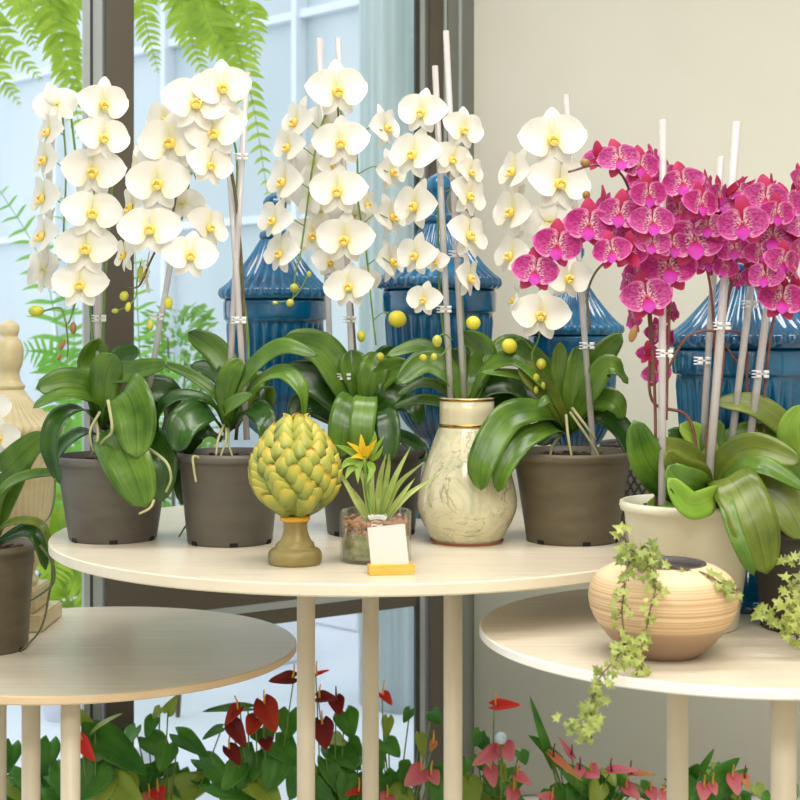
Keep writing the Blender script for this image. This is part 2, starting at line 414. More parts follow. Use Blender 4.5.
bm = bmesh.new(); box(bm, (3.45, 1.0, HR / 2), (.1, 6.6, HR)); struct(finish('wall_right', bm, M['wall'], smooth=False))
bm = bmesh.new(); box(bm, (-.5, -2.25, HR / 2), (8, .1, HR)); struct(finish('wall_front', bm, M['wall'], smooth=False))
bm = bmesh.new(); box(bm, (-4.45, (wl.y - 2.2) / 2, HR / 2), (.1, wl.y + 2.2, HR)); struct(finish('wall_left', bm, M['wall'], smooth=False))

win = bpy.data.objects.new('window_1', None); COL.objects.link(win); win['kind'] = 'structure'
def win_part(name, parts, mat):
    for a in parts:
        bm = bmesh.new(); win_box(bm, *a); struct(finish(name, bm, mat, win, smooth=False))
p1, p2 = win_x(-2.3), win_x(-3.4); e1, e2 = wd * .05, wd * .02
win_part('window_post', [(106, 134, 0, HR, .03, 0), (430, 444, 0, HR, .03, 0), (p1 - e1, p1 + e1, 0, HR, .03, 0), (p2 - e1, p2 + e1, 0, HR, .03, 0)], M['frame'])
win_part('window_post', [(448, 474, 0, HR, .02, 0)], M['frame_g'])
win_part('window_post_trim', [(84, 90, 0, HR, .01, 0), (93, 104, 0, HR, .01, -.01), (420, 427, 0, HR, .01, -.01), (443.5, 446, 0, HR, .01, .004), (458, 461, 0, HR, .004, .004)], M['frame_l'])
win_part('window_seal', [(90, 93, 0, HR, .008, 0), (416, 420, 0, HR, .01, 0)], M['frame_k'])
win_part('window_rail', [(134, 416, .537, .574, .03, 0), (134, 416, .592, .74, .03, 0), (wl, 84, 0, .03, .03, 0), (134, 416, 0, .03, .03, 0)], M['frame'])
win_part('window_rail_trim', [(134, 416, .574, .592, .034, .003)], M['frame_l'])
win_part('window_pane', [(wl, 84, 0.03, HR, .008, -.01), (134, 416, .74, HR, .008, -.01), (134, 416, .03, .537, .008, -.01)], M['pane'])

# ------------------------------------------------------------------ outside
bm = bmesh.new()
vs = [bm.verts.new(p) for p in ((-16, on_win(400).y - 16 * slope, -.02), (.3, 4.25, -.02), (6, 4.3, -.02), (6, 26, -.02), (-16, 26, -.02))]
bm.faces.new(vs); g = bmesh.ops.extrude_face_region(bm, geom=bm.faces[:])
bmesh.ops.translate(bm, vec=(0, 0, -.1), verts=[v for v in g['geom'] if isinstance(v, bmesh.types.BMVert)])
pav = finish('ground', bm, M['ground'], smooth=False); struct(pav)
fac = tag(thing('glass_facade', 'pale blue glass clad building facade outside behind the window', 'building'), 'pale blue glass clad building facade outside behind the window', 'building')
fd = Vector((1, -1, 0)).normalized(); frot = Matrix.Rotation(-PI / 4, 3, 'Z'); f0 = Vector((-.8, 8.0, 0))
def fac_box(bm, s0, s1, z0, z1, dep, off=0):
    c = f0 + fd * ((s0 + s1) / 2) + Vector((-1, -1, 0)).normalized() * off
    box(bm, (c.x, c.y, (z0 + z1) / 2), (s1 - s0, dep, z1 - z0), frot)
bm = bmesh.new(); fac_box(bm, -9, 3.2, 0, 6, .2); finish('cladding_wall', bm, M['facade'], fac, smooth=False)
for z in (.62, 1.84, 2.85, 3.9):
    bm = bmesh.new(); fac_box(bm, -9, 3.2, z - .02, z + .02, .06, .12); finish('horizontal_bar', bm, M['facade_l'], fac, smooth=False)
for i in range(-8, 3):
    s = i * 1.1 + .55
    bm = bmesh.new(); fac_box(bm, s - .018, s + .018, 0, 6, .08, .13); finish('vertical_bar', bm, M['facade_l'], fac, smooth=False)
# fluted column just outside the glass
bm = bmesh.new(); cc = at(409, 400, 5.2)
lathe(bm, [(.17, 0), (.17, 3.6)], 96, c=(cc.x, cc.y, -.02), mod=lambda k, r, z, a: r + .004 * math.cos(24 * a))
o = finish('concrete_column', bm, M['column']); o['kind'] = 'structure'; o.name = 'column'

# white planter blocks outside
def wblock(px, Y, w, d, h, label):
    p = at(px, 400, Y); bm = bmesh.new(); box(bm, (p.x, p.y, -.02 + h / 2), (w, d, h), frot)
    bmesh.ops.bevel(bm, geom=bm.edges[:], offset=.012, segments=2, affect='EDGES')
    tag(finish('planter_block', bm, M['kerb'], smooth=False), label, 'planter')
wblock(60, 8.2, 2.2, .5, .85, 'long white raised planter block outside left of the window post')
wblock(205, 6.0, .8, .4, .26, 'low white block outside on the paving behind the green anthuriums')
wblock(345, 6.8, .7, .5, .34, 'white square block outside on the paving behind the middle table leg')

def frond(parent, pts, lenpx, mat, n=34, tiltv=None, name='frond', wr=.34, droop=.25):
    ps = crom([at(*p) for p in pts], 10); Y = pts[0][2]; L = lenpx / F * Y
    bm = bmesh.new(); tube(bm, ps[::3] + [ps[-1]], .003, 5, r2=.001, m=2); N = len(ps)
    for i in range(n):
        t = (i + 1) / (n + .5); k = t * (N - 1); p = ps[int(k)].lerp(ps[min(N - 1, int(k) + 1)], k % 1)
        tan = (ps[min(N - 1, int(k) + 1)] - ps[max(0, int(k) - 1)]).normalized()
        s = tan.cross(Vector((0, -1, 0))).normalized()
        ll = L * (math.sin(PI * min(1, .12 + .86 * t)) ** .7)
        for sg in (-1, 1):
            d = (s * sg * .92 + tan * .42 + Vector((0, R.uniform(-.25, .25), -droop * R.uniform(.2, 2)))).normalized()
            q = p + d * ll * R.uniform(.9, 1.08)
            mid = p.lerp(q, .55) + Vector((0, 0, ll * .07))
            ribbon(bm, crom([p, mid, q], 3), d.cross(Vector((.15, -1, .3))).normalized(), w_blade, ll * wr, .1, nv=2)
    return finish(name, bm, mat, parent, solid=0)

hp = at(150, -150, 4.6)
fern = thing('hanging_fern', 'bright green fern hanging outside with fronds trailing past the glass', 'fern', (hp.x, hp.y, hp.z - .1))
bm = bmesh.new(); lathe(bm, [(.0801, -.1), (.13, .08), (.14, .08), (.14, .1), (.1201, .1), (.1, .06)], 28, c=hp); finish('pot', bm, M['outpot'], fern)
bm = bmesh.new()
for a in (0, 2.1, 4.2): tube(bm, [hp + Vector((.13 * math.cos(a), .13 * math.sin(a), .1)), hp + Vector((0, 0, .8))], .003, 5)
finish('hanging_wire', bm, M['frame_g'], fern)
for pts, L in (
    ([(150, -140, 4.6), (110, -60, 4.5), (60, 10, 4.4), (88, 110, 4.4)], 34),
    ([(150, -140, 4.6), (60, -60, 4.5), (20, -10, 4.5), (36, 50, 4.4)], 26),
    ([(150, -140, 4.6), (90, -70, 4.5), (50, -10, 4.4), (68, 70, 4.4), (82, 140, 4.4)], 30),
    ([(150, -140, 4.6), (150, -60, 4.5), (142, 0, 4.4), (158, 72, 4.4)], 22),
    ([(150, -140, 4.6), (190, -60, 4.5), (205, 10, 4.4), (240, 72, 4.4)], 38),
    ([(150, -140, 4.6), (185, -50, 4.5), (182, 10, 4.4), (206, 80, 4.4)], 26),
    ([(150, -140, 4.6), (200, -70, 4.5), (228, 20, 4.4), (252, 100, 4.4), (268, 198, 4.4)], 24),
    ([(150, -140, 4.6), (220, -80, 4.5), (246, -10, 4.4), (256, 60, 4.4)], 28)):
    frond(fern, pts, L, M['fern'])
hp = at(-30, -120, 5.2)
fern2 = thing('hanging_fern', 'yellow-green fern hanging outside at the left edge with short arching fronds', 'fern', (hp.x, hp.y, hp.z - .1))
bm = bmesh.new(); lathe(bm, [(.0801, -.1), (.13, .08), (.14, .08), (.14, .1), (.1201, .1), (.1, .06)], 28, c=hp); finish('pot', bm, M['outpot'], fern2)
bm = bmesh.new()
for a in (0, 2.1, 4.2): tube(bm, [hp + Vector((.13 * math.cos(a), .13 * math.sin(a), .1)), hp + Vector((0, 0, .8))], .003, 5)
finish('hanging_wire', bm, M['frame_g'], fern2)
for pts, L in (([(-30, -110, 5.2), (-20, -20, 5.1), (0, 35, 5.1), (42, 80, 5.1)], 22),
               ([(-30, -110, 5.2), (-25, 0, 5.1), (-8, 60, 5.1), (20, 105, 5.1)], 20),
               ([(-30, -110, 5.2), (0, -50, 5.1), (20, -5, 5.1), (40, 30, 5.1)], 18)):
    frond(fern2, pts, L, M['fern'], 26)

def palm(label, base, fr, mat, L=26, name='palm', cat='palm', n=30, wr=.2, pot=True):
    b = at(*base); b.z = -.02
    t = thing(name, label, cat, b)
    bm = bmesh.new(); lathe(bm, [(.07, 0), (.09, .10), (.1, .10), (.1, .12), (.09, .12), (.085, .1)], 28, c=b); finish('pot', bm, M['kerb'], t)
    for pts in fr: frond(t, [(base[0], base[1], base[2])] + pts, L, mat, n, wr=wr)
    return t
palm('feathery green palm outside with long arching fronds left of the window post', (66, 520, 5.0),
     [[(64, 400, 4.95), (44, 270, 4.9), (-10, 175, 4.9)], [(68, 420, 4.95), (74, 330, 4.9), (60, 190, 4.9)], [(70, 420, 4.95), (60, 360, 4.9), (20, 350, 4.9)]], M['palm'], 30, wr=.2, n=22)
palm('leafy green palm outside right of the window post behind the orchids', (142, 560, 4.3),
     [[(142, 420, 4.25), (138, 320, 4.25), (134, 225, 4.25)], [(148, 430, 4.25), (158, 380, 4.25), (188, 360, 4.25)]], M['palm'], 24, wr=.22, n=18)
palm('low lime green fern on the paving outside under the big table', (70, 660, 5.4),
     [[(75, 560, 5.3), (85, 570, 5.2), (95, 620, 5.1)], [(60, 540, 5.3), (45, 500, 5.2), (30, 520, 5.1)], [(70, 530, 5.3), (80, 480, 5.2), (110, 500, 5.1)], [(66, 560, 5.3), (58, 520, 5.2), (62, 470, 5.1)],
      [(64, 560, 5.3), (60, 550, 5.2), (52, 590, 5.1)], [(70, 560, 5.3), (95, 540, 5.2), (120, 560, 5.1)]], M['fern'], 34, 'garden_fern', 'fern')

def bush(label, px, py, Y, rad, h, n, mat, name='bush', cat='bush', lw=.05):
    b = at(px, py, Y); b.z = -.02; t = thing(name, label, cat, b); bm = bmesh.new(); bs = bmesh.new()
    for i in range(9):
        a = R.random() * 6.28; q = b + Vector((math.cos(a) * rad * .6, math.sin(a) * rad * .5, h * R.uniform(.6, .95)))
        tube(bs, [b, b.lerp(q, .5) + Vector((0, 0, h * .08)), q], .008, 5, r2=.003)
    for i in range(n):
        a = R.random() * 6.28; z = h * (.12 + .88 * R.random() ** .8); rr = rad * math.sqrt(R.random()) * (1 - .35 * z / h)
        p = b + Vector((math.cos(a) * rr, math.sin(a) * rr, z)); d = Vector((math.cos(a), math.sin(a), R.uniform(-.2, .9))).normalized()
        s = d.cross(Vector((R.uniform(-1, 1), R.uniform(-1, 1), R.uniform(-1, 1)))).normalized()
        ribbon(bm, [p, p + d * lw * .5, p + d * lw], s, w_oval, lw * .36, .1, nv=2)
    finish('stem', bs, M['stem_b'], t); finish('foliage', bm, mat, t, recalc=False)
bush('fine-leaved bright green shrub outside between the first two orchids', 178, 500, 5.0, .15, 1.36, 1500, M['bush'], lw=.045)
bush('low leafy green shrub outside behind the beige urn', 30, 560, 6.0, .3, .75, 700, M['bush'], lw=.08)
bush('rounded green shrub outside left of the window post behind the first orchid', 100, 520, 7.0, .24, 1.0, 600, M['palm'], lw=.08)

# ------------------------------------------------------------------ tables
def table(label, cx, cy, rad, z, th, edge, legs, legr):
    t = thing('round_table', label, 'table', (cx, cy, 0))
    bm = bmesh.new(); n = 128
    lathe(bm, [(rad - .004, z - th), (rad, z - th + .003), (rad, z - .002), (rad - .002, z)], n, c=(cx, cy, 0), mi=lambda k: 1 if k < 3 else 0)
    bm.faces.ensure_lookup_table()
    for f in bm.faces:
        if len(f.verts) > 8: f.material_index = 0
    o = finish('tabletop', bm, [M['table'], edge], t, smooth=False)
    for (lx, ly) in legs:
        bm = bmesh.new(); lathe(bm, [(legr, 0), (legr, z - th)], 32, c=(lx, ly, 0))
        o = finish('leg', bm, M['legp'], t)
        for p in o.data.polygons:
            if len(p.vertices) > 8: p.use_smooth = False
    return t
ZC, ZL, ZR = .90, .65, .81
CH, LH, RH = CZ - ZC, CZ - ZL, CZ - ZR
def lp(px, Y): return ((px - 400) / F * Y, Y)
TC = (-.155 * CH, 7.45 * CH, 1.55 * CH)
TL = (-.998 * LH, 4.76 * LH, .668 * LH)
TR = (1.134 * RH, 5.04 * RH, .866 * RH)
table('large round laminate table in the middle carrying most of the orchids', *TC, ZC, .0195, M['edge'], [lp(306, 2.66), lp(453, 2.58), lp(370.5, 2.92)], .0162)
table('lower round table at left with tan edge holding the beige urn', *TL, ZL, .016, M['edge_t'], [lp(31, 2.75), lp(70.5, 2.62), lp(-2, 3.05), lp(-60, 2.8)], .0170)
table('round table with white edge at right holding the striped wooden bowl', *TR, ZR, .0153, M['edge_w'], [lp(677.5, 2.44), lp(783.5, 2.07), lp(840, 2.42)], .0175)

# ------------------------------------------------------------------ urns
def urn(label, cx, cy, z, sx, sz, mat, prof, nfl, ranges, square=None):
    t = thing('lidded_urn', label, 'urn', (cx, cy, z))
    body, lid, fin = prof
    def mk(name, pr, flr):
        bm = bmesh.new()
        P = []
        for k in range(len(pr) - 1):
            for j in range(4):
                u = j / 4; P.append((pr[k][0] * (1 - u) + pr[k + 1][0] * u, pr[k][1] * (1 - u) + pr[k + 1][1] * u))
        P.append(pr[-1])
        for _ in range(1):
            P = [P[0]] + [((P[i - 1][0] + 2 * P[i][0] + P[i + 1][0]) / 4, (P[i - 1][1] + 2 * P[i][1] + P[i + 1][1]) / 4) for i in range(1, len(P) - 1)] + [P[-1]]
        def md(k, r, zz, a):
            for z0, z1, amp in flr:
                if z0 <= zz <= z1:
                    e = min(1, (zz - z0) / .012, (z1 - zz) / .012)
                    return sx * (r + amp * e * (abs(math.cos(nfl * a / 2)) - .6) * min(1, r / .06))
            return sx * r
        lathe(bm, [(max(r, .001), zz) for r, zz in P], nfl * 8, mod=md, c=(cx, cy, z))
        for v in bm.verts: v.co.z = z + (v.co.z - z) * sz
        return finish(name, bm, mat, t)
    mk('body', body, ranges[0]); mk('lid', lid, ranges[1]); mk('finial', fin, [])
    if square:
        bm = bmesh.new()
        for h0, h1, hw in square: box(bm, (cx, cy, z + (h0 + h1) / 2), (hw * 2, hw * 2, h1 - h0))
        bmesh.ops.bevel(bm, geom=bm.edges[:], offset=.004, segments=2, affect='EDGES')
        finish('plinth', bm, mat, t, smooth=False)
    return t
BL = ([(.07, 0), (.07, .014), (.062, .018), (.055, .035), (.032, .075), (.022, .115), (.026, .125), (.022, .14), (.036, .154), (.062, .178), (.083, .212), (.095, .25), (.1, .30), (.106, .39), (.108, .404), (.114, .406), (.115, .446), (.11, .449)],
      [(.11, .449), (.12, .452), (.1245, .460), (.1225, .472), (.114, .478), (.104, .486), (.09, .50), (.072, .522), (.054, .545), (.04, .568), (.033, .582)],
      [(.033, .582), (.036, .588), (.034, .597), (.024, .602), (.018, .612), (.016, .626), (.020, .64), (.026, .652), (.027, .664), (.021, .674), (.012, .68), (.002, .686)])
rb = [[(.15, .40, .007)], [(.45, .582, .0065)]]
urn('tall blue fluted urn standing behind the second white orchid', at(275, 0, 3.17).x, 3.17, ZC, .95, .965, M['urn_bl'], BL, 30, rb)
urn('tall blue fluted urn standing directly behind the marbled vase', at(439, 0, 3.0).x, 3.0, ZC, 1, 1, M['urn_bl'], BL, 30, rb)
urn('smaller blue fluted urn behind the fourth dark potted orchid against the cream wall', at(574, 0, 3.02).x, 3.02, ZC, .8, .8, M['urn_bl'], BL, 30, rb)
urn('wide blue fluted urn at right behind the magenta orchids', at(747, 0, 2.5).x, 2.5, ZR, 1.08, .955, M['urn_bl'], BL, 32, rb)
BE = ([(.055, .082), (.06, .095), (.05, .108), (.068, .15), (.082, .22), (.092, .32), (.095, .372), (.102, .376), (.103, .398), (.1, .40)],
      [(.1, .40), (.108, .404), (.111, .412), (.108, .422), (.098, .428), (.08, .44), (.06, .455), (.042, .475), (.03, .495)],
      [(.03, .495), (.033, .503), (.024, .512), (.02, .53), (.028, .55), (.03, .58), (.024, .598), (.016, .605), (.021, .618), (.02, .632), (.002, .642)])
urn('beige fluted urn with pointed lid on square plinth at the left edge', at(9, 0, 3.16).x, 3.16, ZL, 1.03, 1, M['urn_be'], BE, 40, [[(.11, .37, .003)], [(.405, .49, .004)]],
    [(0, .034, .092), (.034, .083, .07)])

# ------------------------------------------------------------------ pots
def pot(parent, cx, cy, z, rt, rb_, h, mat, holes=True, name='pot', rimh=.014, step=True, bark=True):
    bm = bmesh.new()
    pr = [(rb_ - .003, 0), (rb_, .003)]
    rr = rb_ + (rt - .006 - rb_) * .82
    pr += [(rr, h * .80), (rr + .002, h * .81), (rt - .007, h - rimh - .001), (rt - .001, h - rimh), (rt + .001, h - rimh * .5), (rt, h - .001), (rt - .002, h), (rt - .006, h), (rt - .008, h - .02), (rt - .012, h - .03)]
    lathe(bm, pr, 56, c=(cx, cy, z), cap=True)
    o = finish(name, bm, mat, parent)
    if holes:
        for i in range(6):
            a = -PI / 2 + .2 + i * PI / 3; b2 = bmesh.new()
            box(b2, (cx + math.cos(a) * (rb_ - .001), cy + math.sin(a) * (rb_ - .001), z + .004), (.004, .014, .007), Matrix.Rotation(a, 3, 'Z'))
            q = finish('drain_hole', b2, M['hole'], parent, smooth=False); q.parent = o
    if bark:
        b3 = bmesh.new(); lathe(b3, [(rt - .012, h - .024), (rt * .5, h - .018), (.005, h - .015)], 30, c=(cx, cy, z))
        for i in range(90):
            a = R.random() * 6.28; r = (rt - .02) * math.sqrt(R.random())
            box(b3, (cx + r * math.cos(a), cy + r * math.sin(a), z + h - .016), (R.uniform(.008, .02), R.uniform(.006, .012), R.uniform(.004, .01)), Euler((R.random() * 3, R.random() * 3, R.random() * 3)).to_matrix())
        finish('potting_bark', b3, M['bark'], parent, smooth=False)
    return o

# ------------------------------------------------------------------ orchid flowers (templates; local: faces -Y, width 1)
def petal(bm, ang, length, width, yoff, shape, cup, mi, bend=0.0, curl=.0, root=.02):
    d = Vector((math.cos(ang), 0, math.sin(ang))); S = Vector((-d.z, 0, d.x)); n = 9; ps = []
    for i in range(n):
        t = i / (n - 1); ps.append(d * (root + t * length) + Vector((0, yoff + bend * t * t - curl * math.sin(t * PI), 0)))
    ribbon(bm, ps, S, shape, width, cup * .4, nv=6, mi=mi, cup=cup * .6, wave=.03, ph=R.random() * 6)
def wp(t): return max(.03, (math.sin(PI * min(1, t ** .62 * .985 + .015)) ** .62) if t > .0 else .14)
def ws(t): return max(.05, math.sin(PI * (.1 + .88 * t)) ** .7)
def white_flower(v):
    bm = bmesh.new(); j = lambda a: R.uniform(-a, a)
    petal(bm, PI / 2 + j(.12), .50, .32, .02, ws, -.1, 0, .03)
    petal(bm, -PI / 2 - .58 + j(.1), .40, .27, .02, ws, -.1, 0, .06)
    petal(bm, -PI / 2 + .58 + j(.1), .40, .27, .02, ws, -.1, 0, .06)
    petal(bm, .19 + j(.10), .52, .62, -.018, wp, -.22, 0, .05 + j(.06), .04)
    petal(bm, PI - .19 + j(.10), .52, .62, -.012, wp, -.22, 0, .05 + j(.06), .04)
    fl = finish('flower', bm, M['white_petal'], recalc=False)
    bm = bmesh.new()
    ball(bm, (0, -.06, .03), .045, (.8, 1.3, .9), 0)
    for sx in (-1, 1):
        ball(bm, (sx * .055, -.08, -.015), .058, (.5, .8, 1.05), 1, Matrix.Rotation(sx * .35, 3, 'Y'))
        ball(bm, (sx * .03, -.12, -.02), .022, (1, .7, 1.2), 2)
        tube(bm, [(0, -.11, -.10), (sx * .03, -.16, -.13), (sx * .055, -.17, -.09)], .009, 5, 0, m=3)
    ball(bm, (0, -.10, -.07), .06, (.85, .9, .75), 1); ball(bm, (0, -.115, -.025), .034, (1.1, .9, .8), 2); ball(bm, (0, -.06, -.02), .085, (1.1, .35, 1.0), 1)
    lip = finish('lip', bm, [M['white_petal'], M['lip_y'], M['lip_o']])
    return fl, lip
def mag_flower(v):
    bm = bmesh.new(); j = lambda a: R.uniform(-a, a)
    petal(bm, PI / 2 + j(.12), .54, .34, .012, ws, -.12, 1, .02)
    petal(bm, -PI / 2 - .62 + j(.1), .42, .28, .02, ws, -.1, 1, .07)
    petal(bm, -PI / 2 + .62 + j(.1), .42, .28, .02, ws, -.1, 1, .07)
    petal(bm, .14 + j(.10), .50, .60, -.018, wp, -.26, 0, .06 + j(.06), .04)
    petal(bm, PI - .14 + j(.10), .50, .60, -.012, wp, -.26, 0, .06 + j(.06), .04)
    fl = finish('flower', bm, [M['mag_petal'], M['mag_sepal']], recalc=False)
    bm = bmesh.new()
    ball(bm, (0, -.05, .02), .045, (.8, 1.3, .9), 1)
    ball(bm, (.06, -.08, -.03), .05, (.5, .8, 1.1), 1); ball(bm, (-.06, -.08, -.03), .05, (.5, .8, 1.1), 1)
    petal(bm, -PI / 2, .30, .26, -.09, w_oval, .2, 0, -.05, .05, root=.02)
    lip = finish('lip', bm, [M['mag_lip'], M['mag_core']])
    return fl, lip
WT = [white_flower(i) for i in range(4)]; MT = [mag_flower(i) for i in range(5)]
templates = WT + MT
used_t = set()

def put_flower(kind, parent, px, py, Y, wpx, yaw=0, pitch=0, roll=0, i=None):
    T = WT if kind == 'w' else MT; i = R.randrange(len(T)) if i is None else i
    f, l = T[i][0].copy(), T[i][1].copy(); COL.objects.link(f); COL.objects.link(l)
    s = wpx / F * Y * (1.08 if kind == 'w' else 1.14)
    if kind == 'w' and wpx < 45 and abs(yaw) > 35 and abs(yaw) < 120: s *= 1.22; yaw *= .88
    yaw += R.uniform(-9, 9); pitch += R.uniform(-7, 5); s *= R.uniform(.96, 1.06)
    f.parent = parent; f.location = at(px, py, Y); f.scale = (s, s, s)
    f.rotation_euler = Euler((math.radians(pitch), math.radians(roll), math.radians(yaw)), 'YXZ') if False else Euler((math.radians(pitch), math.radians(roll), math.radians(yaw)), 'XYZ')
    l.parent = f
    return f
def buds(parent, lst, mat, Y):
    for (px, py, wpx, hpx, a) in lst:
        bm = bmesh.new(); p = at(px, py, Y); r = 1 / F * Y / 2
        ball(bm, (0, 0, 0), r * wpx, (1, .9, hpx / wpx), 0, Matrix.Rotation(math.radians(a), 3, 'Y'), 14, 10)
        for v in bm.verts: v.co *= 1 + .04 * math.cos(3 * math.atan2(v.co.y, v.co.x))
        bmesh.ops.translate(bm, vec=p, verts=bm.verts)
        finish('bud', bm, mat, parent)
def spike(parent, pts, mat, r=.0028, r2=.0016, ped=(), name='flower_spike', pedmat=None):
    bm = bmesh.new(); ps = [at(*p) for p in pts]; tube(bm, ps, r, 7, 0, r2, m=8)
    line = crom(ps, 12)
    for (px, py, Y) in ped:
        q = at(px, py, Y); b = min(line, key=lambda c: (c - q - Vector((0, 0, .0))).length)
        bb = b + (line[0] - b).normalized() * 0.0
        tube(bm, [bb, bb.lerp(q, .55) + Vector((0, 0, .012)), q + Vector((0, .008, 0))], .0012, 5, 0, m=4)
    return finish(name, bm, mat, parent)
def stake(parent, top, bot, clips=(), w=6.4):
    bm = bmesh.new(); a, b = at(*top), at(*bot); tube(bm, [a, b], w / F * 2.6 / 2, 8, m=1)
    o = finish('stake', bm, M['stake'], parent)
    for (px, py) in clips:
        t = (py - top[1]) / (bot[1] - top[1]); c = a.lerp(b, t); c.x += (px - (top[0] + (bot[0] - top[0]) * t)) / F * c.y * .6
        bm = bmesh.new()
        for sx in (-1, 1):
            for sz in (-1, 1):
                box(bm, c + Vector((sx * .006, -.006, sz * .0035)), (.008, .008, .005))
        for sz in (-1, 0, 1): box(bm, c + Vector((-.011, -.004, sz * .005)), (.010, .005, .0022))
        tube(bm, [c + Vector((.008 * math.cos(q), .004 * math.sin(q) , 0)) for q in [i * PI / 4 for i in range(9)]], .002, 5, m=2)
        bmesh.ops.bevel(bm, geom=bm.edges[:], offset=.0006, segments=1, affect='EDGES')
        q = finish('clip', bm, M['clip'], parent); q.parent = o
def roots(parent, lst, mat, r=.003):
    for pts in lst:
        bm = bmesh.new(); tube(bm, [at(*p) for p in pts], r, 7, 0, r * .7); finish('aerial_root', bm, mat, parent)
def D(Y, *pp):   # pixel path with a depth offset per point
    return [(p[0], p[1], Y + (p[2] if len(p) > 2 else 0)) for p in pp]

GW = 'white moth orchids on the tables'
A, B_, C_, Lm = 'leaf_a', 'leaf_b', 'leaf_c', 'leaf_l'
def plant(label, px, Y, z, rt, rb_, h, potmat, group, holes=True, name='potted_orchid'):
    x = (px - 400) / F * Y; t = thing(name, label, 'orchid', (x, Y, z), group)
    if potmat: pot(t, x, Y, z, rt, rb_, h, M[potmat], holes)
    return t
def leaves(t, Y, lst):
    for e in lst:
        pts, w, m = e[0], e[1], e[2]; tl = e[3] if len(e) > 3 else .6; fo = e[4] if len(e) > 4 else .2
        leafobj(t, D(Y, *pts), w, M[m], tl, fo)

# --- orchid 1 (leftmost dark pot)
Y = 2.66; t = plant('white orchid in dark grey pot, leftmost on the large middle table', 113, Y, ZC, .105, .077, .149, 'pot', GW)
leaves(t, Y, [
 ([(103, 425, 0), (100, 390, .01), (95, 362, .02), (100, 338, .0)], 34, A, .85, .35),
 ([(104, 425, 0), (110, 380, .0), (122, 358, -.02), (140, 352, -.03)], 26, B_, .5),
 ([(104, 425, -.01), (105, 390, -.03), (108, 368, -.05), (116, 355, -.06)], 34, A, .95, .15),
 ([(106, 420, 0), (112, 378, -.02), (136, 372, -.05), (168, 364, -.07)], 25, A, .55, .25),
 ([(106, 425, 0), (96, 393, -.01), (70, 382, -.03), (36, 388, -.05)], 30, A, .75, .15),
 ([(106, 428, 0), (94, 402, -.03), (64, 396, -.06), (33, 408, -.08)], 24, A, .35, .3),
 ([(104, 430, 0), (84, 410, -.03), (60, 416, -.06), (50, 445, -.08), (60, 484, -.08)], 22, B_, .45),
 ([(104, 440, 0), (84, 432, -.02), (64, 444, -.05), (55, 462, -.06)], 18, B_, .4),
 ([(108, 425, -.02), (122, 392, -.09), (134, 412, -.12), (137, 458, -.13)], 48, A, .9, .12),
 ([(107, 432, -.02), (112, 430, -.07), (128, 462, -.125), (146, 508, -.13)], 50, A, .92, .12),
 ([(110, 430, -.01), (136, 432, -.05), (162, 456, -.1), (160, 503, -.11)], 32, B_, .8),
 ([(110, 425, 0), (138, 396, .02), (166, 396, .03), (160, 438, .02)], 34, B_, .75)])
roots(t, [D(Y, (108, 400, -.13), (112, 430, -.14), (104, 440, -.1), (96, 452, -.07)), D(Y, (100, 412, -.05), (90, 432, -.08), (94, 455, -.07)),
          D(Y, (96, 420, -.05), (98, 438, -.08), (92, 455, -.07)), D(Y, (148, 448, -.1), (166, 462, -.14), (171, 478, -.14), (166, 492, -.13)), D(Y, (154, 500, -.13), (150, 508, -.14), (139, 514, -.14))], M['root'], .0028)
roots(t, [D(Y, (55, 478, -.08), (54, 500, -.07), (50, 515, -.06), (43, 524, -.05))], M['root_d'], .002)
stake(t, (97, 150, Y + .01), (99, 450, Y + .02), [(103, 318)])
spike(t, D(Y, (100, 440, .03), (104, 300, .04), (112, 180, .04), (110, 112, .0), (104, 98, -.02), (98, 140, -.03), (90, 230, -.04), (70, 320, -.04), (60, 308, -.04), (40, 312, -.04)), M['stem_g'])
spike(t, D(Y, (66, 322, -.04), (68, 345, -.04), (67, 358, -.04)), M['stem_b'], .0015, .001)
bud1 = [(36, 311, 16, 11, 0)]; buds(t, bud1, M['bud_g'], Y - .04); buds(t, [(62, 345, 5, 12, 25), (59, 357, 4, 8, 25), (73, 328, 7, 12, 0)], M['bud_m'], Y - .04)
spike(t, D(Y, (102, 440, .05), (92, 330, .06), (80, 200, .07), (70, 110, .06), (62, 100, .04), (66, 170, .04), (62, 260, .04)), M['stem_g'],
      ped=[(46, 138, Y + .02), (44, 167, Y + .02), (42, 203, Y + .02), (42, 240, Y + .02)])
for (x, y, w, yaw, pit) in [(103, 104, 50, 24, 4), (103, 138, 48, 24, 0), (93, 172, 55, 10, -4), (92, 214, 54, 12, -8), (86, 250, 58, 6, -12), (80, 286, 53, 8, -14)]:
    put_flower('w', t, x, y, Y - .05 + R.uniform(-.01, .01), w, yaw, pit, R.uniform(-6, 6))
for (x, y, w, yaw, rl) in [(57, 105, 42, -155, 20), (50, 132, 38, -66, 10), (47, 160, 40, -68, 14), (45, 198, 42, -66, 12), (45, 236, 42, -68, 10), (44, 270, 42, -112, 8)]:
    put_flower('w', t, x, y, Y + .02, w, yaw, -6, rl)

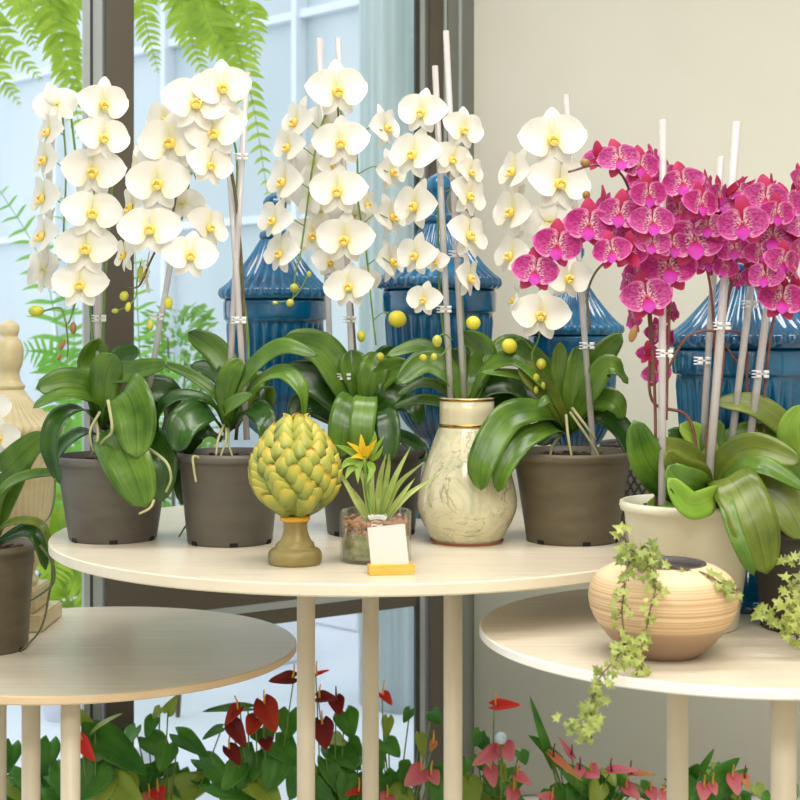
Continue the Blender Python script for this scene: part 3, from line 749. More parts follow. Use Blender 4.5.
# --- orchid 2
Y = 2.62; t = plant('white orchid in grey pot standing just behind the green artichoke', 230, Y, ZC, .0955, .074, .158, 'pot', GW)
leaves(t, Y, [
 ([(232, 425, 0), (232, 380, .02), (215, 350, .03), (188, 332, .02)], 27, A, .8),
 ([(228, 428, 0), (218, 398, 0), (192, 376, .0), (160, 362, -.02)], 12, A, .55, .4),
 ([(232, 425, 0), (228, 390, .0), (210, 370, .02), (190, 366, .02)], 18, B_, .5),
 ([(230, 428, -.01), (225, 395, -.03), (232, 372, -.04), (242, 360, -.04)], 22, A, .8, .3),
 ([(228, 432, -.01), (240, 385, -.04), (278, 348, -.07), (318, 356, -.09)], 20, A, .55, .2),
 ([(230, 432, -.01), (250, 390, -.05), (280, 372, -.08), (300, 388, -.1), (304, 418, -.1)], 19, A, .55),
 ([(226, 432, -.01), (210, 402, -.03), (178, 396, -.05), (160, 410, -.06), (158, 432, -.06)], 16, B_, .5),
 ([(224, 432, -.01), (205, 412, -.05), (184, 424, -.09), (178, 452, -.1)], 34, B_, .75),
 ([(222, 440, 0), (200, 432, .0), (182, 455, .03), (182, 505, .03)], 22, B_, .7),
 ([(232, 430, -.02), (250, 408, -.05), (265, 420, -.09), (268, 450, -.1)], 24, B_, .6),
 ([(232, 428, -.02), (225, 412, -.06), (236, 402, -.08), (252, 395, -.1)], 16, A, .6),
 ([(232, 428, .0), (245, 395, .03), (262, 385, .03), (270, 410, .03)], 26, A, .8)])
roots(t, [D(Y, (224, 425, -.04), (218, 440, -.06), (216, 456, -.07)), D(Y, (226, 428, -.04), (226, 440, -.06), (220, 458, -.07)), D(Y, (228, 428, -.03), (229, 445, -.05), (233, 458, -.06)),
          D(Y, (200, 458, -.08), (193, 457, -.1), (194, 470, -.1), (196, 482, -.1))], M['root'], .0026)
roots(t, [D(Y, (186, 500, .05), (188, 520, .02), (183, 530, 0), (179, 537, 0))], M['root_d'], .002)
stake(t, (247, 72, Y + .0), (226, 440, Y + .0), [(243, 157)]); stake(t, (224, 80, Y + .03), (247, 440, Y - .03), [(242, 322)])
spike(t, D(Y, (236, 440, 0), (244, 330, .01), (238, 220, 0), (230, 165, -.02), (222, 140, -.04), (206, 124, -.06), (192, 126, -.08)), M['stem_b'], .0034, .0028)
spike(t, D(Y, (192, 126, -.08), (180, 170, -.06), (172, 215, -.05), (150, 262, -.05), (140, 285, -.06), (128, 288, -.06)), M['stem_b'], .0024)
spike(t, D(Y, (245, 440, .02), (248, 340, .04), (236, 240, .04), (236, 150, .04), (214, 112, .02), (196, 150, .02), (184, 210, 0), (170, 260, 0)), M['stem_g'], .0026, ped=[(207, 215, Y), (196, 180, Y)])
stake(t, (190, 150, Y + .04), (149, 388, Y + .03), [(157, 317)])
for (x, y, w, yaw, pit) in [(222, 88, 52, 10, -6), (196, 104, 60, 2, -8), (214, 134, 54, 6, -6), (171, 143, 62, -6, -10), (158, 184, 60, -4, -10), (150, 230, 60, 2, -14), (210, 166, 46, 26, -6), (190, 256, 50, 10, -8)]:
    put_flower('w', t, x, y, Y - .09 + R.uniform(-.015, .015), w, yaw, pit, R.uniform(-8, 8))
for (x, y, w, yaw) in [(166, 122, 44, -40), (138, 172, 46, -60), (134, 208, 44, -64), (126, 255, 34, -62), (208, 228, 42, 50), (146, 276, 36, -110), (186, 156, 44, 150), (182, 204, 40, 170), (152, 152, 36, -40), (228, 122, 36, 30), (178, 118, 40, 160)]:
    put_flower('w', t, x, y, Y - .04, w, yaw, -8, R.uniform(-10, 10))
buds(t, [(124, 296, 9, 10, 20), (128, 307, 6, 10, 10), (115, 311, 7, 5, 0), (141, 272, 9, 12, 0), (168, 303, 9, 13, 0), (150, 325, 7, 10, 0)], M['bud_g'], Y - .06)
spike(t, D(Y, (141, 262, -.06), (137, 282, -.06), (136, 296, -.06), (128, 306, -.06), (116, 311, -.06)), M['stem_g'], .0014, .001)

# --- orchid 3
Y = 2.74; t = plant('white orchid in dark pot behind the yellow bromeliad, with the tallest flower column', 371, Y, ZC, .102, .08, .155, 'pot_k', GW)
leaves(t, Y, [
 ([(366, 430, 0), (345, 385, .0), (322, 350, .0), (283, 338, -.02)], 36, A, .65, .2),
 ([(364, 435, 0), (348, 405, .02), (318, 380, .02), (280, 372, .02)], 40, B_, .75, .2),
 ([(364, 438, .02), (340, 415, .05), (310, 402, .06), (290, 420, .05)], 34, B_, .7, .2),
 ([(365, 420, 0), (360, 385, 0), (354, 365, .0), (350, 350, .0)], 30, A, .85, .3),
 ([(368, 415, -.01), (370, 385, -.02), (374, 368, -.02), (378, 352, .0)], 30, A, .85, .3),
 ([(370, 412, -.01), (378, 385, -.02), (392, 370, -.03), (410, 364, -.04)], 24, A, .7, .3),
 ([(368, 415, .03), (378, 380, .05), (385, 360, .05), (396, 348, .05)], 26, B_, .8),
 ([(366, 405, -.05), (352, 400, -.09), (343, 425, -.12), (340, 458, -.12)], 30, A, .92, .12),
 ([(368, 403, -.06), (366, 398, -.11), (362, 425, -.14), (362, 460, -.14)], 26, A, .95, .12),
 ([(372, 408, -.02), (386, 398, -.03), (394, 385, -.02), (400, 372, .0)], 30, B_, .8),
 ([(372, 412, -.04), (384, 412, -.09), (388, 432, -.11), (389, 462, -.12)], 26, B_, .9, .15),
 ([(374, 420, 0), (395, 405, 0), (412, 405, -.02), (420, 425, -.04)], 22, B_, .6),
 ([(376, 430, .0), (400, 436, .0), (418, 448, -.02), (424, 462, -.04)], 18, B_, .45)])
stake(t, (319, 38, Y + .02), (333, 440, Y + .06), [(336, 273)]); stake(t, (338, 38, Y + .02), (355, 440, Y), [(352, 320), (341, 377)])
stake(t, (322, 38, Y + .05), (326, 300, Y + .06), w=3)
spike(t, D(Y, (362, 430, 0), (354, 330, .03), (345, 200, .03), (338, 110, .0), (336, 92, -.03)), M['stem_b'], .0028)
spike(t, D(Y, (340, 110, .0), (356, 150, .02), (358, 200, .0), (366, 250, 0), (372, 310, -.02), (376, 345, -.02)), M['stem_g'], .0022, ped=[(383, 130, Y), (388, 172, Y), (388, 218, Y), (390, 263, Y), (392, 318, Y - .02)])
spike(t, D(Y, (334, 96, .02), (320, 130, .02), (312, 170, .01), (306, 215, .01), (300, 255, .0), (296, 270, -.02), (293, 300, -.02)), M['stem_g'], .002, ped=[(295, 122, Y), (287, 149, Y), (282, 184, Y), (275, 223, Y)])
for (x, y, w, yaw, pit) in [(337, 91, 58, 6, -4), (341, 143, 54, -8, -6), (338, 192, 52, -8, -8), (345, 240, 52, -6, -8), (349, 287, 44, -4, -8)]:
    put_flower('w', t, x, y, Y - .06, w, yaw, pit, R.uniform(-6, 6))
for (x, y, w, yaw, rl) in [(297, 122, 40, -62, 14), (289, 147, 36, -66, 10), (285, 182, 42, -66, 16), (275, 221, 36, -64, 14), (281, 254, 34, -40, 4)]:
    put_flower('w', t, x, y, Y - .02, w, yaw, -6, rl)
for (x, y, w, yaw, rl) in [(385, 128, 36, 66, -16), (391, 172, 36, 64, -14), (391, 217, 36, 64, -14), (390, 262, 38, 66, -12), (366, 205, 30, 60, 0)]:
    put_flower('w', t, x, y, Y + .03, w, yaw, -6, rl)
for (x, y, w, yaw) in [(324, 122, 42, 165), (314, 164, 42, 170), (310, 196, 44, 160), (312, 236, 44, 20), (333, 165, 30, 10), (365, 280, 30, 170), (355, 216, 34, 150), (322, 212, 36, 165), (330, 262, 34, 10)]:
    put_flower('w', t, x, y, Y + .03, w, yaw, -4, R.uniform(-10, 10))
buds(t, [(397, 319, 19, 17, 20)], M['bud_y'], Y - .03)
buds(t, [(361, 336, 9, 12, 0), (380, 357, 8, 9, 0), (294, 288, 9, 9, 0), (290, 303, 8, 8, 0), (309, 274, 5, 6, 0), (275, 303, 6, 4, 0)], M['bud_g'], Y - .04)
spike(t, D(Y, (308, 275, -.04), (300, 290, -.04), (290, 300, -.04), (276, 302, -.04)), M['stem_g'], .0014, .001)

# --- vase and orchid 4
Y = 2.62; vx = at(467, 0, Y).x
v = thing('marbled_vase', 'tall cream marbled ceramic vase with gold bands and narrow neck', 'vase', (vx, Y, ZC))
bm = bmesh.new(); s = 1 / F * Y
pr = [(33, 0), (35, 3), (40, 12), (46, 24), (49.5, 35), (49.8, 46), (47, 62), (41, 84), (34, 104), (28.8, 118), (27.5, 122), (27.5, 136), (27.5, 150), (25.5, 150.5), (25, 140), (24.5, 110)]
P = crom([(a * s, 0, b * s * .96) for a, b in pr[:-4]], 4) ; P = [(p.x, p.z) for p in P] + [(a * s, b * s * .96) for a, b in pr[-4:]]
lathe(bm, P, 64, c=(vx, Y, ZC)); finish('body', bm, M['vase'], v)
for z0, z1, rr in ((147.5, 149.8, 27.6), (120.5, 123.5, 28.2)):
    bm = bmesh.new(); lathe(bm, [(rr * s, z0 * s * .96), ((rr + .5) * s, z0 * s * .96), ((rr + .3) * s, z1 * s * .96), (rr * s, z1 * s * .96)], 64, c=(vx, Y, ZC), cap=False); finish('gold_band', bm, M['gold'], v)
bm = bmesh.new(); lathe(bm, [(34.2 * s, 0.0005), (36 * s, .002), (36.8 * s, .005)], 64, c=(vx, Y, ZC), cap=False); finish('foot_ring', bm, M['foot'], v)
t = thing('orchid_plant', 'white orchid with two clear rods growing out of the marbled vase', 'orchid', (vx, Y, ZC + .26), GW)
leaves(t, Y, [
 ([(464, 405, 0), (452, 370, .02), (424, 346, .02), (386, 356, .0)], 16, A, .6),
 ([(464, 406, 0), (450, 375, .0), (425, 362, .0), (396, 384, -.02)], 26, A, .7, .25),
 ([(462, 408, 0), (448, 392, .03), (425, 383, .04), (396, 396, .03)], 14, A, .5),
 ([(462, 410, .0), (448, 404, .04), (420, 400, .05), (392, 408, .05)], 14, A, .5),
 ([(468, 405, 0), (478, 375, .03), (482, 350, .03), (462, 332, .02)], 28, A, .8),
 ([(470, 405, 0), (485, 372, .0), (515, 360, -.02), (548, 392, -.03)], 16, A, .6),
 ([(470, 405, 0), (488, 388, .02), (512, 386, .02), (530, 412, .02)], 24, B_, .6),
 ([(468, 405, .02), (470, 380, .05), (460, 362, .06), (446, 352, .06)], 24, B_, .8),
 ([(470, 408, .02), (500, 400, .05), (515, 415, .05), (512, 440, .05)], 24, B_, .7)])
stake(t, (435, 66, Y + .02), (451, 405, Y - .01), [(445, 310)]); stake(t, (446, 31, Y + .03), (464, 405, Y + .0), [(458, 255)])
spike(t, D(Y, (460, 405, 0), (442, 320, .02), (438, 220, .02), (440, 130, .02), (432, 115, 0)), M['stem_g'], .0026,
      ped=[(418, 157, Y), (456, 160, Y), (418, 212, Y), (466, 197, Y), (466, 237, Y), (418, 258, Y), (428, 303, Y)])
spike(t, D(Y, (466, 405, 0), (464, 330, .03), (458, 240, .03), (452, 150, .03), (462, 130, .02)), M['stem_g'], .0026)
for (x, y, w, yaw, pit, rl) in [(422, 113, 48, -16, -4, 6), (463, 130, 42, 30, -4, 6), (414, 155, 42, -46, -8, 6), (452, 160, 40, 28, -6, 14), (416, 206, 44, -46, -8, 10), (468, 196, 40, 52, -8, 10),
                                (468, 236, 40, 56, -8, 6), (416, 256, 36, -52, -8, 8), (468, 278, 38, 60, -8, 0), (424, 300, 34, -18, -10, 4), (470, 172, 30, 60, 0, 0), (436, 262, 24, -30, -8, 0)]:
    put_flower('w', t, x, y, Y - .02, w, yaw, pit, rl)
buds(t, [(473, 323, 15, 14, 15)], M['bud_y'], Y - .02)
buds(t, [(437, 341, 10, 12, 0), (423, 358, 8, 8, 0), (434, 357, 7, 8, 0)], M['bud_g'], Y - .04)
spike(t, D(Y, (452, 340, -.01), (444, 334, -.03), (437, 338, -.04)), M['stem_g'], .0013, .001); spike(t, D(Y, (450, 345, -.01), (440, 356, -.03), (424, 357, -.04)), M['stem_g'], .0013, .001)

# --- orchid 5
Y = 2.64; t = plant('white orchid in olive-brown pot right of the marbled vase', 572, Y, ZC, .109, .08, .158, 'pot_b', GW)
leaves(t, Y, [
 ([(566, 430, 0), (566, 400, 0), (560, 370, 0), (560, 342, .0)], 20, A, .9),
 ([(567, 430, 0), (572, 395, -.01), (576, 370, -.01), (578, 346, .0)], 22, A, .9),
 ([(568, 430, 0), (582, 385, 0), (600, 358, 0), (622, 334, .0)], 26, A, .85, .15),
 ([(568, 430, 0), (588, 395, -.03), (608, 366, -.05), (628, 384, -.06)], 24, A, .7),
 ([(566, 430, -.01), (552, 400, -.03), (530, 374, -.04), (522, 362, -.04)], 22, C_, .75),
 ([(565, 430, -.01), (550, 392, -.02), (520, 376, -.03), (480, 372, -.04)], 12, A, .5, .3),
 ([(565, 430, .0), (548, 376, .02), (512, 346, .02), (482, 364, .0)], 24, A, .6, .3),
 ([(564, 432, 0), (545, 405, .03), (518, 394, .04), (496, 420, .03)], 30, B_, .65),
 ([(564, 432, -.01), (545, 412, -.06), (508, 418, -.1), (483, 460, -.13), (481, 490, -.13)], 32, A, .72, .15),
 ([(566, 435, -.01), (552, 428, -.06), (525, 440, -.1), (505, 465, -.12), (498, 492, -.12)], 23, A, .6, .2),
 ([(568, 430, .0), (590, 402, .0), (612, 402, -.02), (622, 420, -.03)], 26, A, .7),
 ([(568, 432, .0), (596, 415, .0), (622, 430, .0), (636, 465, -.02)], 24, B_, .65),
 ([(566, 432, .02), (545, 440, .05), (520, 430, .06), (505, 440, .06)], 20, B_, .5),
 ([(566, 430, -.02), (556, 410, -.06), (548, 400, -.08), (538, 408, -.09)], 12, A, .5)])
roots(t, [D(Y, (566, 415, -.03), (568, 435, -.06), (572, 460, -.07)), D(Y, (570, 412, -.03), (586, 435, -.05), (600, 458, -.05)), D(Y, (572, 408, -.03), (585, 425, -.05), (596, 440, -.05)),
          D(Y, (560, 435, -.03), (552, 448, -.05), (550, 458, -.06))], M['root'], .003)
stake(t, (566, 95, Y + .03), (594, 458, Y - .05), [(590, 348)])
spike(t, D(Y, (568, 420, 0), (584, 330, 0), (572, 220, .02), (560, 150, .02), (552, 140, 0)), M['stem_b'], .003, .0024)
spike(t, D(Y, (558, 150, .0), (546, 200, .0), (540, 260, -.01), (540, 330, -.02), (532, 355, -.03), (538, 378, -.03)), M['stem_g'], .002, ped=[(518, 176, Y), (516, 215, Y), (514, 255, Y), (514, 342, Y - .03)])
for (x, y, w, yaw, pit) in [(553, 140, 62, 6, -8), (559, 184, 62, 6, -8), (550, 222, 52, 170, -4), (568, 278, 48, 20, -4), (541, 316, 56, 2, -16)]:
    put_flower('w', t, x, y, Y - .05, w, yaw, pit, R.uniform(-6, 6))
for (x, y, w, yaw, rl) in [(515, 172, 40, -66, 14), (513, 212, 42, -70, 12), (512, 256, 40, -68, 12), (516, 300, 34, -110, 10)]:
    put_flower('w', t, x, y, Y - .02, w, yaw, -6, rl)
buds(t, [(509, 346, 16, 15, 20)], M['bud_y'], Y - .04); buds(t, [(541, 364, 10, 11, 0), (536, 378, 7, 9, 0), (543, 386, 5, 8, 0), (536, 390, 5, 8, 0)], M['bud_g'], Y - .05)

# --- magenta orchid in cream pot
GM = 'magenta moth orchids on the right table'
Y = 2.33; t = plant('magenta orchid in cream plastic pot behind the striped wooden bowl', 689, Y, ZR, .1065, .0745, .195, 'pot_w', GM, False)
leaves(t, Y, [
 ([(700, 505, 0), (672, 485, -.02), (648, 462, -.05), (634, 420, -.06)], 38, A, .9, .12),
 ([(706, 500, 0), (705, 475, .0), (685, 452, -.02), (652, 442, -.04)], 22, C_, .6, .3),
 ([(705, 500, 0), (708, 460, .02), (698, 438, .03), (680, 424, .03)], 26, Lm, .8),
 ([(706, 500, 0), (700, 465, .02), (690, 445, .04), (668, 430, .04)], 26, B_, .8),
 ([(708, 505, -.02), (700, 478, -.08), (680, 470, -.12), (666, 452, -.14)], 30, C_, .85),
 ([(710, 498, -.02), (700, 488, -.115), (682, 482, -.145), (668, 466, -.15)], 34, A, .85),
 ([(712, 496, -.02), (714, 497, -.12), (690, 505, -.15), (668, 478, -.155)], 28, Lm, .85),
 ([(714, 505, 0), (722, 468, -.03), (752, 448, -.07), (802, 462, -.1)], 32, C_, .7, .2),
 ([(714, 507, 0), (728, 480, -.05), (760, 466, -.09), (806, 490, -.11)], 22, A, .6, .3),
 ([(714, 502, -.02), (728, 478, -.10), (752, 520, -.15), (767, 574, -.155)], 50, C_, .88, .15),
 ([(714, 508, -.01), (740, 484, -.05), (780, 500, -.08), (806, 540, -.1)], 48, C_, .8, .15),
 ([(712, 500, -.03), (722, 494, -.12), (738, 540, -.16), (754, 576, -.165)], 16, A, .8),
 ([(714, 500, .0), (716, 470, .02), (712, 440, .03), (720, 420, .03)], 26, A, .8),
 ([(706, 505, .0), (690, 500, .02), (672, 500, .0), (646, 508, -.02)], 22, Lm, .5),
 ([(714, 508, .0), (756, 510, -.01), (776, 535, -.02), (778, 562, -.03)], 26, A, .7)])
stake(t, (663, 120, Y + .03), (662, 505, Y - .06), [(668, 357)], 6.8); stake(t, (721, 157, Y + .04), (701, 470, Y + .03), [(700, 361)], 6.4); stake(t, (737, 122, Y + .02), (707, 505, Y - .03), [(724, 328)], 8)
SP = M['stem_p']
for pts in (((700, 500, 0), (690, 420, .02), (652, 400, .02), (650, 330, .02), (640, 240, .0), (625, 180, -.02), (600, 165, -.03), (568, 172, -.03)),
            ((656, 510, -.02), (655, 400, 0), (650, 300, 0), (648, 240, 0)),
            ((702, 500, 0), (712, 400, 0), (728, 300, .01), (745, 230, 0), (760, 215, -.02)),
            ((706, 500, 0), (716, 420, 0), (722, 340, 0), (690, 335, .0), (668, 370, .0), (660, 400, .0)),
            ((712, 500, 0), (716, 400, .02), (712, 300, .02), (700, 240, .02)),
            ((666, 420, 0), (668, 350, .01), (672, 280, .01), (682, 200, .0))):
    spike(t, D(Y, *pts), SP, .0028, .0018)
spike(t, D(Y, (590, 330, .03), (588, 290, .02), (606, 262, 0), (640, 262, -.01)), M['stem_b'], .0022, .0016)
MF = [(619, 160, 38, 0), (640, 167, 34, 10), (652, 157, 22, 60), (664, 175, 28, 20), (598, 158, 28, 150), (683, 184, 40, -10), (648, 195, 36, 20), (634, 198, 26, -20),
 (589, 226, 46, -8), (620, 214, 42, 0), (652, 223, 42, 4), (557, 246, 44, -6), (535, 272, 40, -4), (612, 252, 34, -20), (629, 253, 34, 160), (603, 204, 30, 100),
 (700, 204, 36, 26), (680, 214, 34, -40), (694, 241, 54, 4), (668, 268, 52, 4), (647, 298, 48, 0), (628, 283, 28, -70), (718, 196, 34, 50), (716, 214, 28, -20),
 (672, 246, 34, 10), (716, 236, 30, 40), (706, 262, 30, 20), (666, 206, 26, -50), (633, 232, 32, -10), (604, 240, 26, -60), (574, 234, 28, 20), (664, 240, 28, 40),
 (670, 312, 26, 120), (634, 320, 26, -70), (658, 334, 26, 20), (648, 354, 22, 160), (657, 374, 26, 10), (668, 338, 22, 100), (690, 224, 30, 170), (676, 196, 26, 60), (610, 234, 30, 10), (708, 226, 32, -10), (662, 186, 30, 20), (684, 262, 28, 30), (640, 272, 30, -20), (706, 184, 24, 40), (600, 224, 28, 160), (652, 244, 34, -10), (640, 180, 28, -30)]
for (x, y, w, yaw) in MF:
    put_flower('m', t, x, y, Y - .03 + R.uniform(-.03, .03) + (.05 if w < 32 else -.02), w, yaw + R.uniform(-6, 6), R.uniform(-12, 4), R.uniform(-10, 10))
buds(t, [(586, 195, 8, 9, 0), (609, 203, 7, 8, 0), (585, 163, 10, 9, 20), (633, 334, 8, 18, 18)], M['bud_m'], Y - .03)

# --- magenta orchid in dark pot at right
Y = 2.32; t = plant('magenta orchid in dark pot at the right edge of the right table', 808, Y, ZR, .092, .07, .158, 'pot_k', GM)
leaves(t, Y, [
 ([(806, 530, 0), (800, 450, .02), (760, 408, .03), (714, 402, .04)], 26, C_, .7, .2),
 ([(806, 530, 0), (790, 460, .04), (756, 430, .05), (714, 440, .05)], 20, A, .6, .2),
 ([(808, 530, 0), (795, 460, -.02), (788, 430, -.04), (800, 405, -.05)], 24, Lm, .85),
 ([(808, 530, 0), (820, 470, -.02), (830, 440, -.04), (840, 430, -.05)], 30, A, .85),
 ([(806, 530, .02), (780, 470, .06), (750, 450, .07), (724, 470, .07)], 24, B_, .6),
 ([(808, 530, -.02), (800, 480, -.05), (780, 455, -.06), (764, 470, -.06)], 26, A, .7)])
stake(t, (757, 240, Y + .03), (728, 470, Y + .04), [(752, 304)], 6.8); stake(t, (775, 250, Y + .03), (746, 470, Y + .03), [(763, 374)], 7.4)
for pts in (((800, 520, 0), (765, 440, .03), (770, 340, .03), (782, 280, 0), (775, 230, -.02), (760, 205, -.03)),
            ((802, 520, 0), (752, 420, .04), (745, 340, .05), (722, 336, .04), (742, 370, .05)),
            ((806, 520, 0), (812, 380, .02), (806, 260, .0), (790, 210, 0), (780, 300, -.02))):
    spike(t, D(Y, *pts), SP, .0026, .0016)
MF2 = [(765, 200, 42, -6), (786, 206, 40, 20), (743, 224, 44, -16), (772, 238, 52, 4), (740, 192, 26, -60), (735, 250, 32, -20), (752, 255, 30, 10), (766, 276, 34, -40), (782, 300, 42, -4),
 (792, 268, 32, 60), (800, 228, 36, 20), (726, 268, 26, -40), (724, 205, 28, -30), (728, 232, 30, 160), (756, 215, 32, 0), (788, 238, 30, 40), (800, 202, 30, 60), (754, 276, 22, 160), (736, 280, 20, 30), (796, 290, 26, 150), (776, 214, 34, 10), (760, 254, 32, 20), (730, 244, 30, 10), (748, 204, 30, 30), (782, 262, 34, 20), (796, 250, 34, 50), (798, 180, 26, 40), (770, 190, 26, 100)]
for (x, y, w, yaw) in MF2:
    put_flower('m', t, x, y, Y - .05 + R.uniform(-.03, .03) + (.05 if w < 32 else -.02), w, yaw + R.uniform(-6, 6), R.uniform(-12, 4), R.uniform(-10, 10))
for (x, y, a) in ((756, 185, -60), (748, 182, -64)):
    leafobj(t, D(Y, (x - 24, y + 14, 0), (x - 10, y + 2, -.01), (x, y - 6, -.02)), 9, M['mag_sepal'], .7, .1, w_blade, 'sepal', seg=4)

# --- left front orchid in small pot
Y = 2.92; t = plant('orchid in grey pot cut off by the left edge, in front of the beige urn', -14, Y, ZL, .098, .08, .205, 'pot_b', GW)
leaves(t, Y, [
 ([(-14, 560, 0), (-5, 490, -.04), (15, 462, -.07), (46, 432, -.08)], 32, A, .75, .2),
 ([(-14, 560, 0), (-4, 500, -.08), (25, 476, -.12), (76, 472, -.14)], 11, A, .6, .3),
 ([(-14, 560, 0), (5, 540, -.03), (34, 532, -.07), (46, 570, -.08)], 17, B_, .6, .3),
 ([(-14, 560, 0), (5, 525, -.05), (40, 524, -.08), (52, 555, -.09)], 9, C_, .6),
 ([(-14, 560, 0), (10, 500, -.01), (30, 455, -.02), (48, 440, -.03)], 16, A, .7),
 ([(-14, 560, 0), (-30, 500, -.04), (-50, 480, -.07), (-70, 500, -.08)], 30, A, .7)])
roots(t, [D(Y, (40, 545, -.1), (52, 565, -.1), (48, 600, -.09), (40, 630, -.08), (20, 652, -.07)), D(Y, (52, 555, -.1), (54, 580, -.1), (44, 592, -.09), (28, 602, -.08))], M['root_d'], .0026)
spike(t, D(Y, (-14, 560, 0), (-8, 480, -.02), (-4, 400, -.03)), M['stem_g'])
put_flower('w', t, -2, 438, Y - .06, 38, 20, 0, 0); put_flower('w', t, -8, 408, Y - .05, 36, 30, 0, 0); put_flower('w', t, -6, 465, Y - .05, 30, 10, -10, 0)

for a, b in templates:      # the unplaced flower models are not part of the scene
    bpy.data.objects.remove(a); bpy.data.objects.remove(b)

# ------------------------------------------------------------------ artichoke ornament
Y = 2.375; ax = at(295, 0, Y).x; s = Y / F
art = thing('artichoke_ornament', 'green and yellow ceramic artichoke ornament on a brown pedestal', 'ornament', (ax, Y, ZC))
bm = bmesh.new()
pr = [(25, 0), (26.5, 2), (27, 9), (25, 14), (20, 17), (19, 20), (15, 24), (12, 32), (11.5, 40), (13, 44), (9, 45)]
def am(k, r, z, a): return r * (1 + (.07 * math.cos(6 * a) if 3 < k < 9 else 0))
P = [(p.x, p.z) for p in crom([(a * s, 0, b * s) for a, b in pr], 3)]
lathe(bm, P, 48, c=(ax, Y, ZC), mod=lambda k, r, z, a: r * (1 + (.08 * math.cos(5 * a) if 15 < k < 27 else 0))); finish('pedestal', bm, M['art_base'], art)
bm = bmesh.new(); tube(bm, [(ax + 12.5 * s * math.cos(i * PI / 8), Y + 12.5 * s * math.sin(i * PI / 8), ZC + 45.5 * s) for i in range(17)], 3 * s, 8, m=2); finish('collar_ring', bm, M['art_ring'], art)
def egg(z):   # z 0..1 -> radius px
    return 43 * (math.sin(PI * min(.999, z) ** .80) ** .62) if z > 0 else 0
z0, hh = ZC + 47 * s, 101 * s
bm = bmesh.new(); lathe(bm, [(max(.5, egg(i / 24) * .90) * s, hh * i / 24 * .98) for i in range(1, 24)], 40, c=(ax, Y, z0))
uvl = bm.loops.layers.uv.verify()
rows = 11
for r in range(rows):
    u = .055 + r / rows * .90; n = max(5, int(round(egg(u) * 2 * PI / 25))); 
    for i in range(n):
        a = 2 * PI * (i + .5 * (r % 2)) / n + .2
        L = .20 - .06 * u
        def sp_(uu, off):
            rr = egg(min(.985, max(.02, uu))) * s * .93 + off * s
            return Vector((ax + rr * math.cos(a), Y + rr * math.sin(a), z0 + hh * uu))
        ps = [sp_(u - .06, .5), sp_(u, 5.5), sp_(u + L * .45, 7), sp_(u + L * .8, 7.5), sp_(u + L, 8.5)]
        S = Vector((-math.sin(a), math.cos(a), 0))
        wid = 2 * PI * max(9, egg(u + .03)) * s / n * 1.20
        ribbon(bm, crom(ps, 3), S, lambda t: max(.03, (math.sin(PI * (.16 + .80 * t)) ** .75) * (1 if t < .45 else 1 - .8 * ((t - .45) / .55) ** 1.1)), wid, -.35, nv=6, cup=-.45)
finish('bracts', bm, M['art'], art, solid=.0015)

# ------------------------------------------------------------------ bromeliad in glass
Y = 2.41; gx = at(375.5, 0, Y).x; s = Y / F
br = thing('bromeliad_planter', 'small yellow bromeliad with striped leaves in a round glass bowl', 'plant', (gx, Y, ZC))
bm = bmesh.new(); lathe(bm, [(33 * s, 0), (35.5 * s, .002), (36 * s, 50 * s), (35 * s, 50.5 * s), (34.2 * s, 49 * s), (33.5 * s, .006), (20 * s, .0045)], 56, c=(gx, Y, ZC)); finish('glass_bowl', bm, M['bowl_glass'], br)
bm = bmesh.new(); lathe(bm, [(32.6 * s, .006), (33.2 * s, .010), (33.2 * s, 30 * s), (28 * s, 33 * s)], 40, c=(gx, Y, ZC)); finish('moss_layer', bm, M['moss'], br)
bm = bmesh.new()
for i in range(420):
    a = R.random() * 6.28; r = 31.3 * s * (1 if i < 260 else math.sqrt(R.random())); z = (26 + 14 * R.random()) * s if i < 260 else 38 * s
    if i < 260: z = (22 + 18 * R.random() + 3 * math.sin(a * 3)) * s
    q = bmesh.ops.create_icosphere(bm, subdivisions=1, radius=R.uniform(2, 3.4) * s)
    bmesh.ops.transform(bm, matrix=Matrix.Translation((gx + r * math.cos(a), Y + r * math.sin(a), ZC + z)) @ Matrix.Diagonal((1, 1, .75, 1)), verts=q['verts'])
o = finish('pebbles', bm, M['pebble'], br); o['kind'] = 'stuff'
for pts, w in (([(366, 520), (350, 490), (332, 460)], 9), ([(370, 520), (360, 500), (350, 486)], 6), ([(374, 520), (372, 490), (374, 466)], 8), ([(376, 520), (380, 480), (386, 454)], 10),
               ([(380, 520), (394, 480), (411, 446)], 10), ([(382, 520), (398, 485), (424, 462)], 9), ([(384, 520), (402, 495), (415, 478)], 8), ([(386, 520), (408, 495), (440, 474)], 9),
               ([(370, 520), (364, 480), (352, 462)], 9), ([(378, 520), (378, 500), (378, 488)], 7), ([(374, 520), (368, 485), (362, 470)], 9), ([(368, 522), (356, 502), (348, 490)], 6), ([(380, 518), (388, 470), (389, 454)], 8)):
    leafobj(br, [(p[0], p[1], Y - .02 + (-.02 if j == 2 else 0) * R.choice((-1, 1))) for j, p in enumerate(pts)], w * .72, M['brom'], .85, .4, w_blade, seg=5, th=.001)
Yb = Y - .02
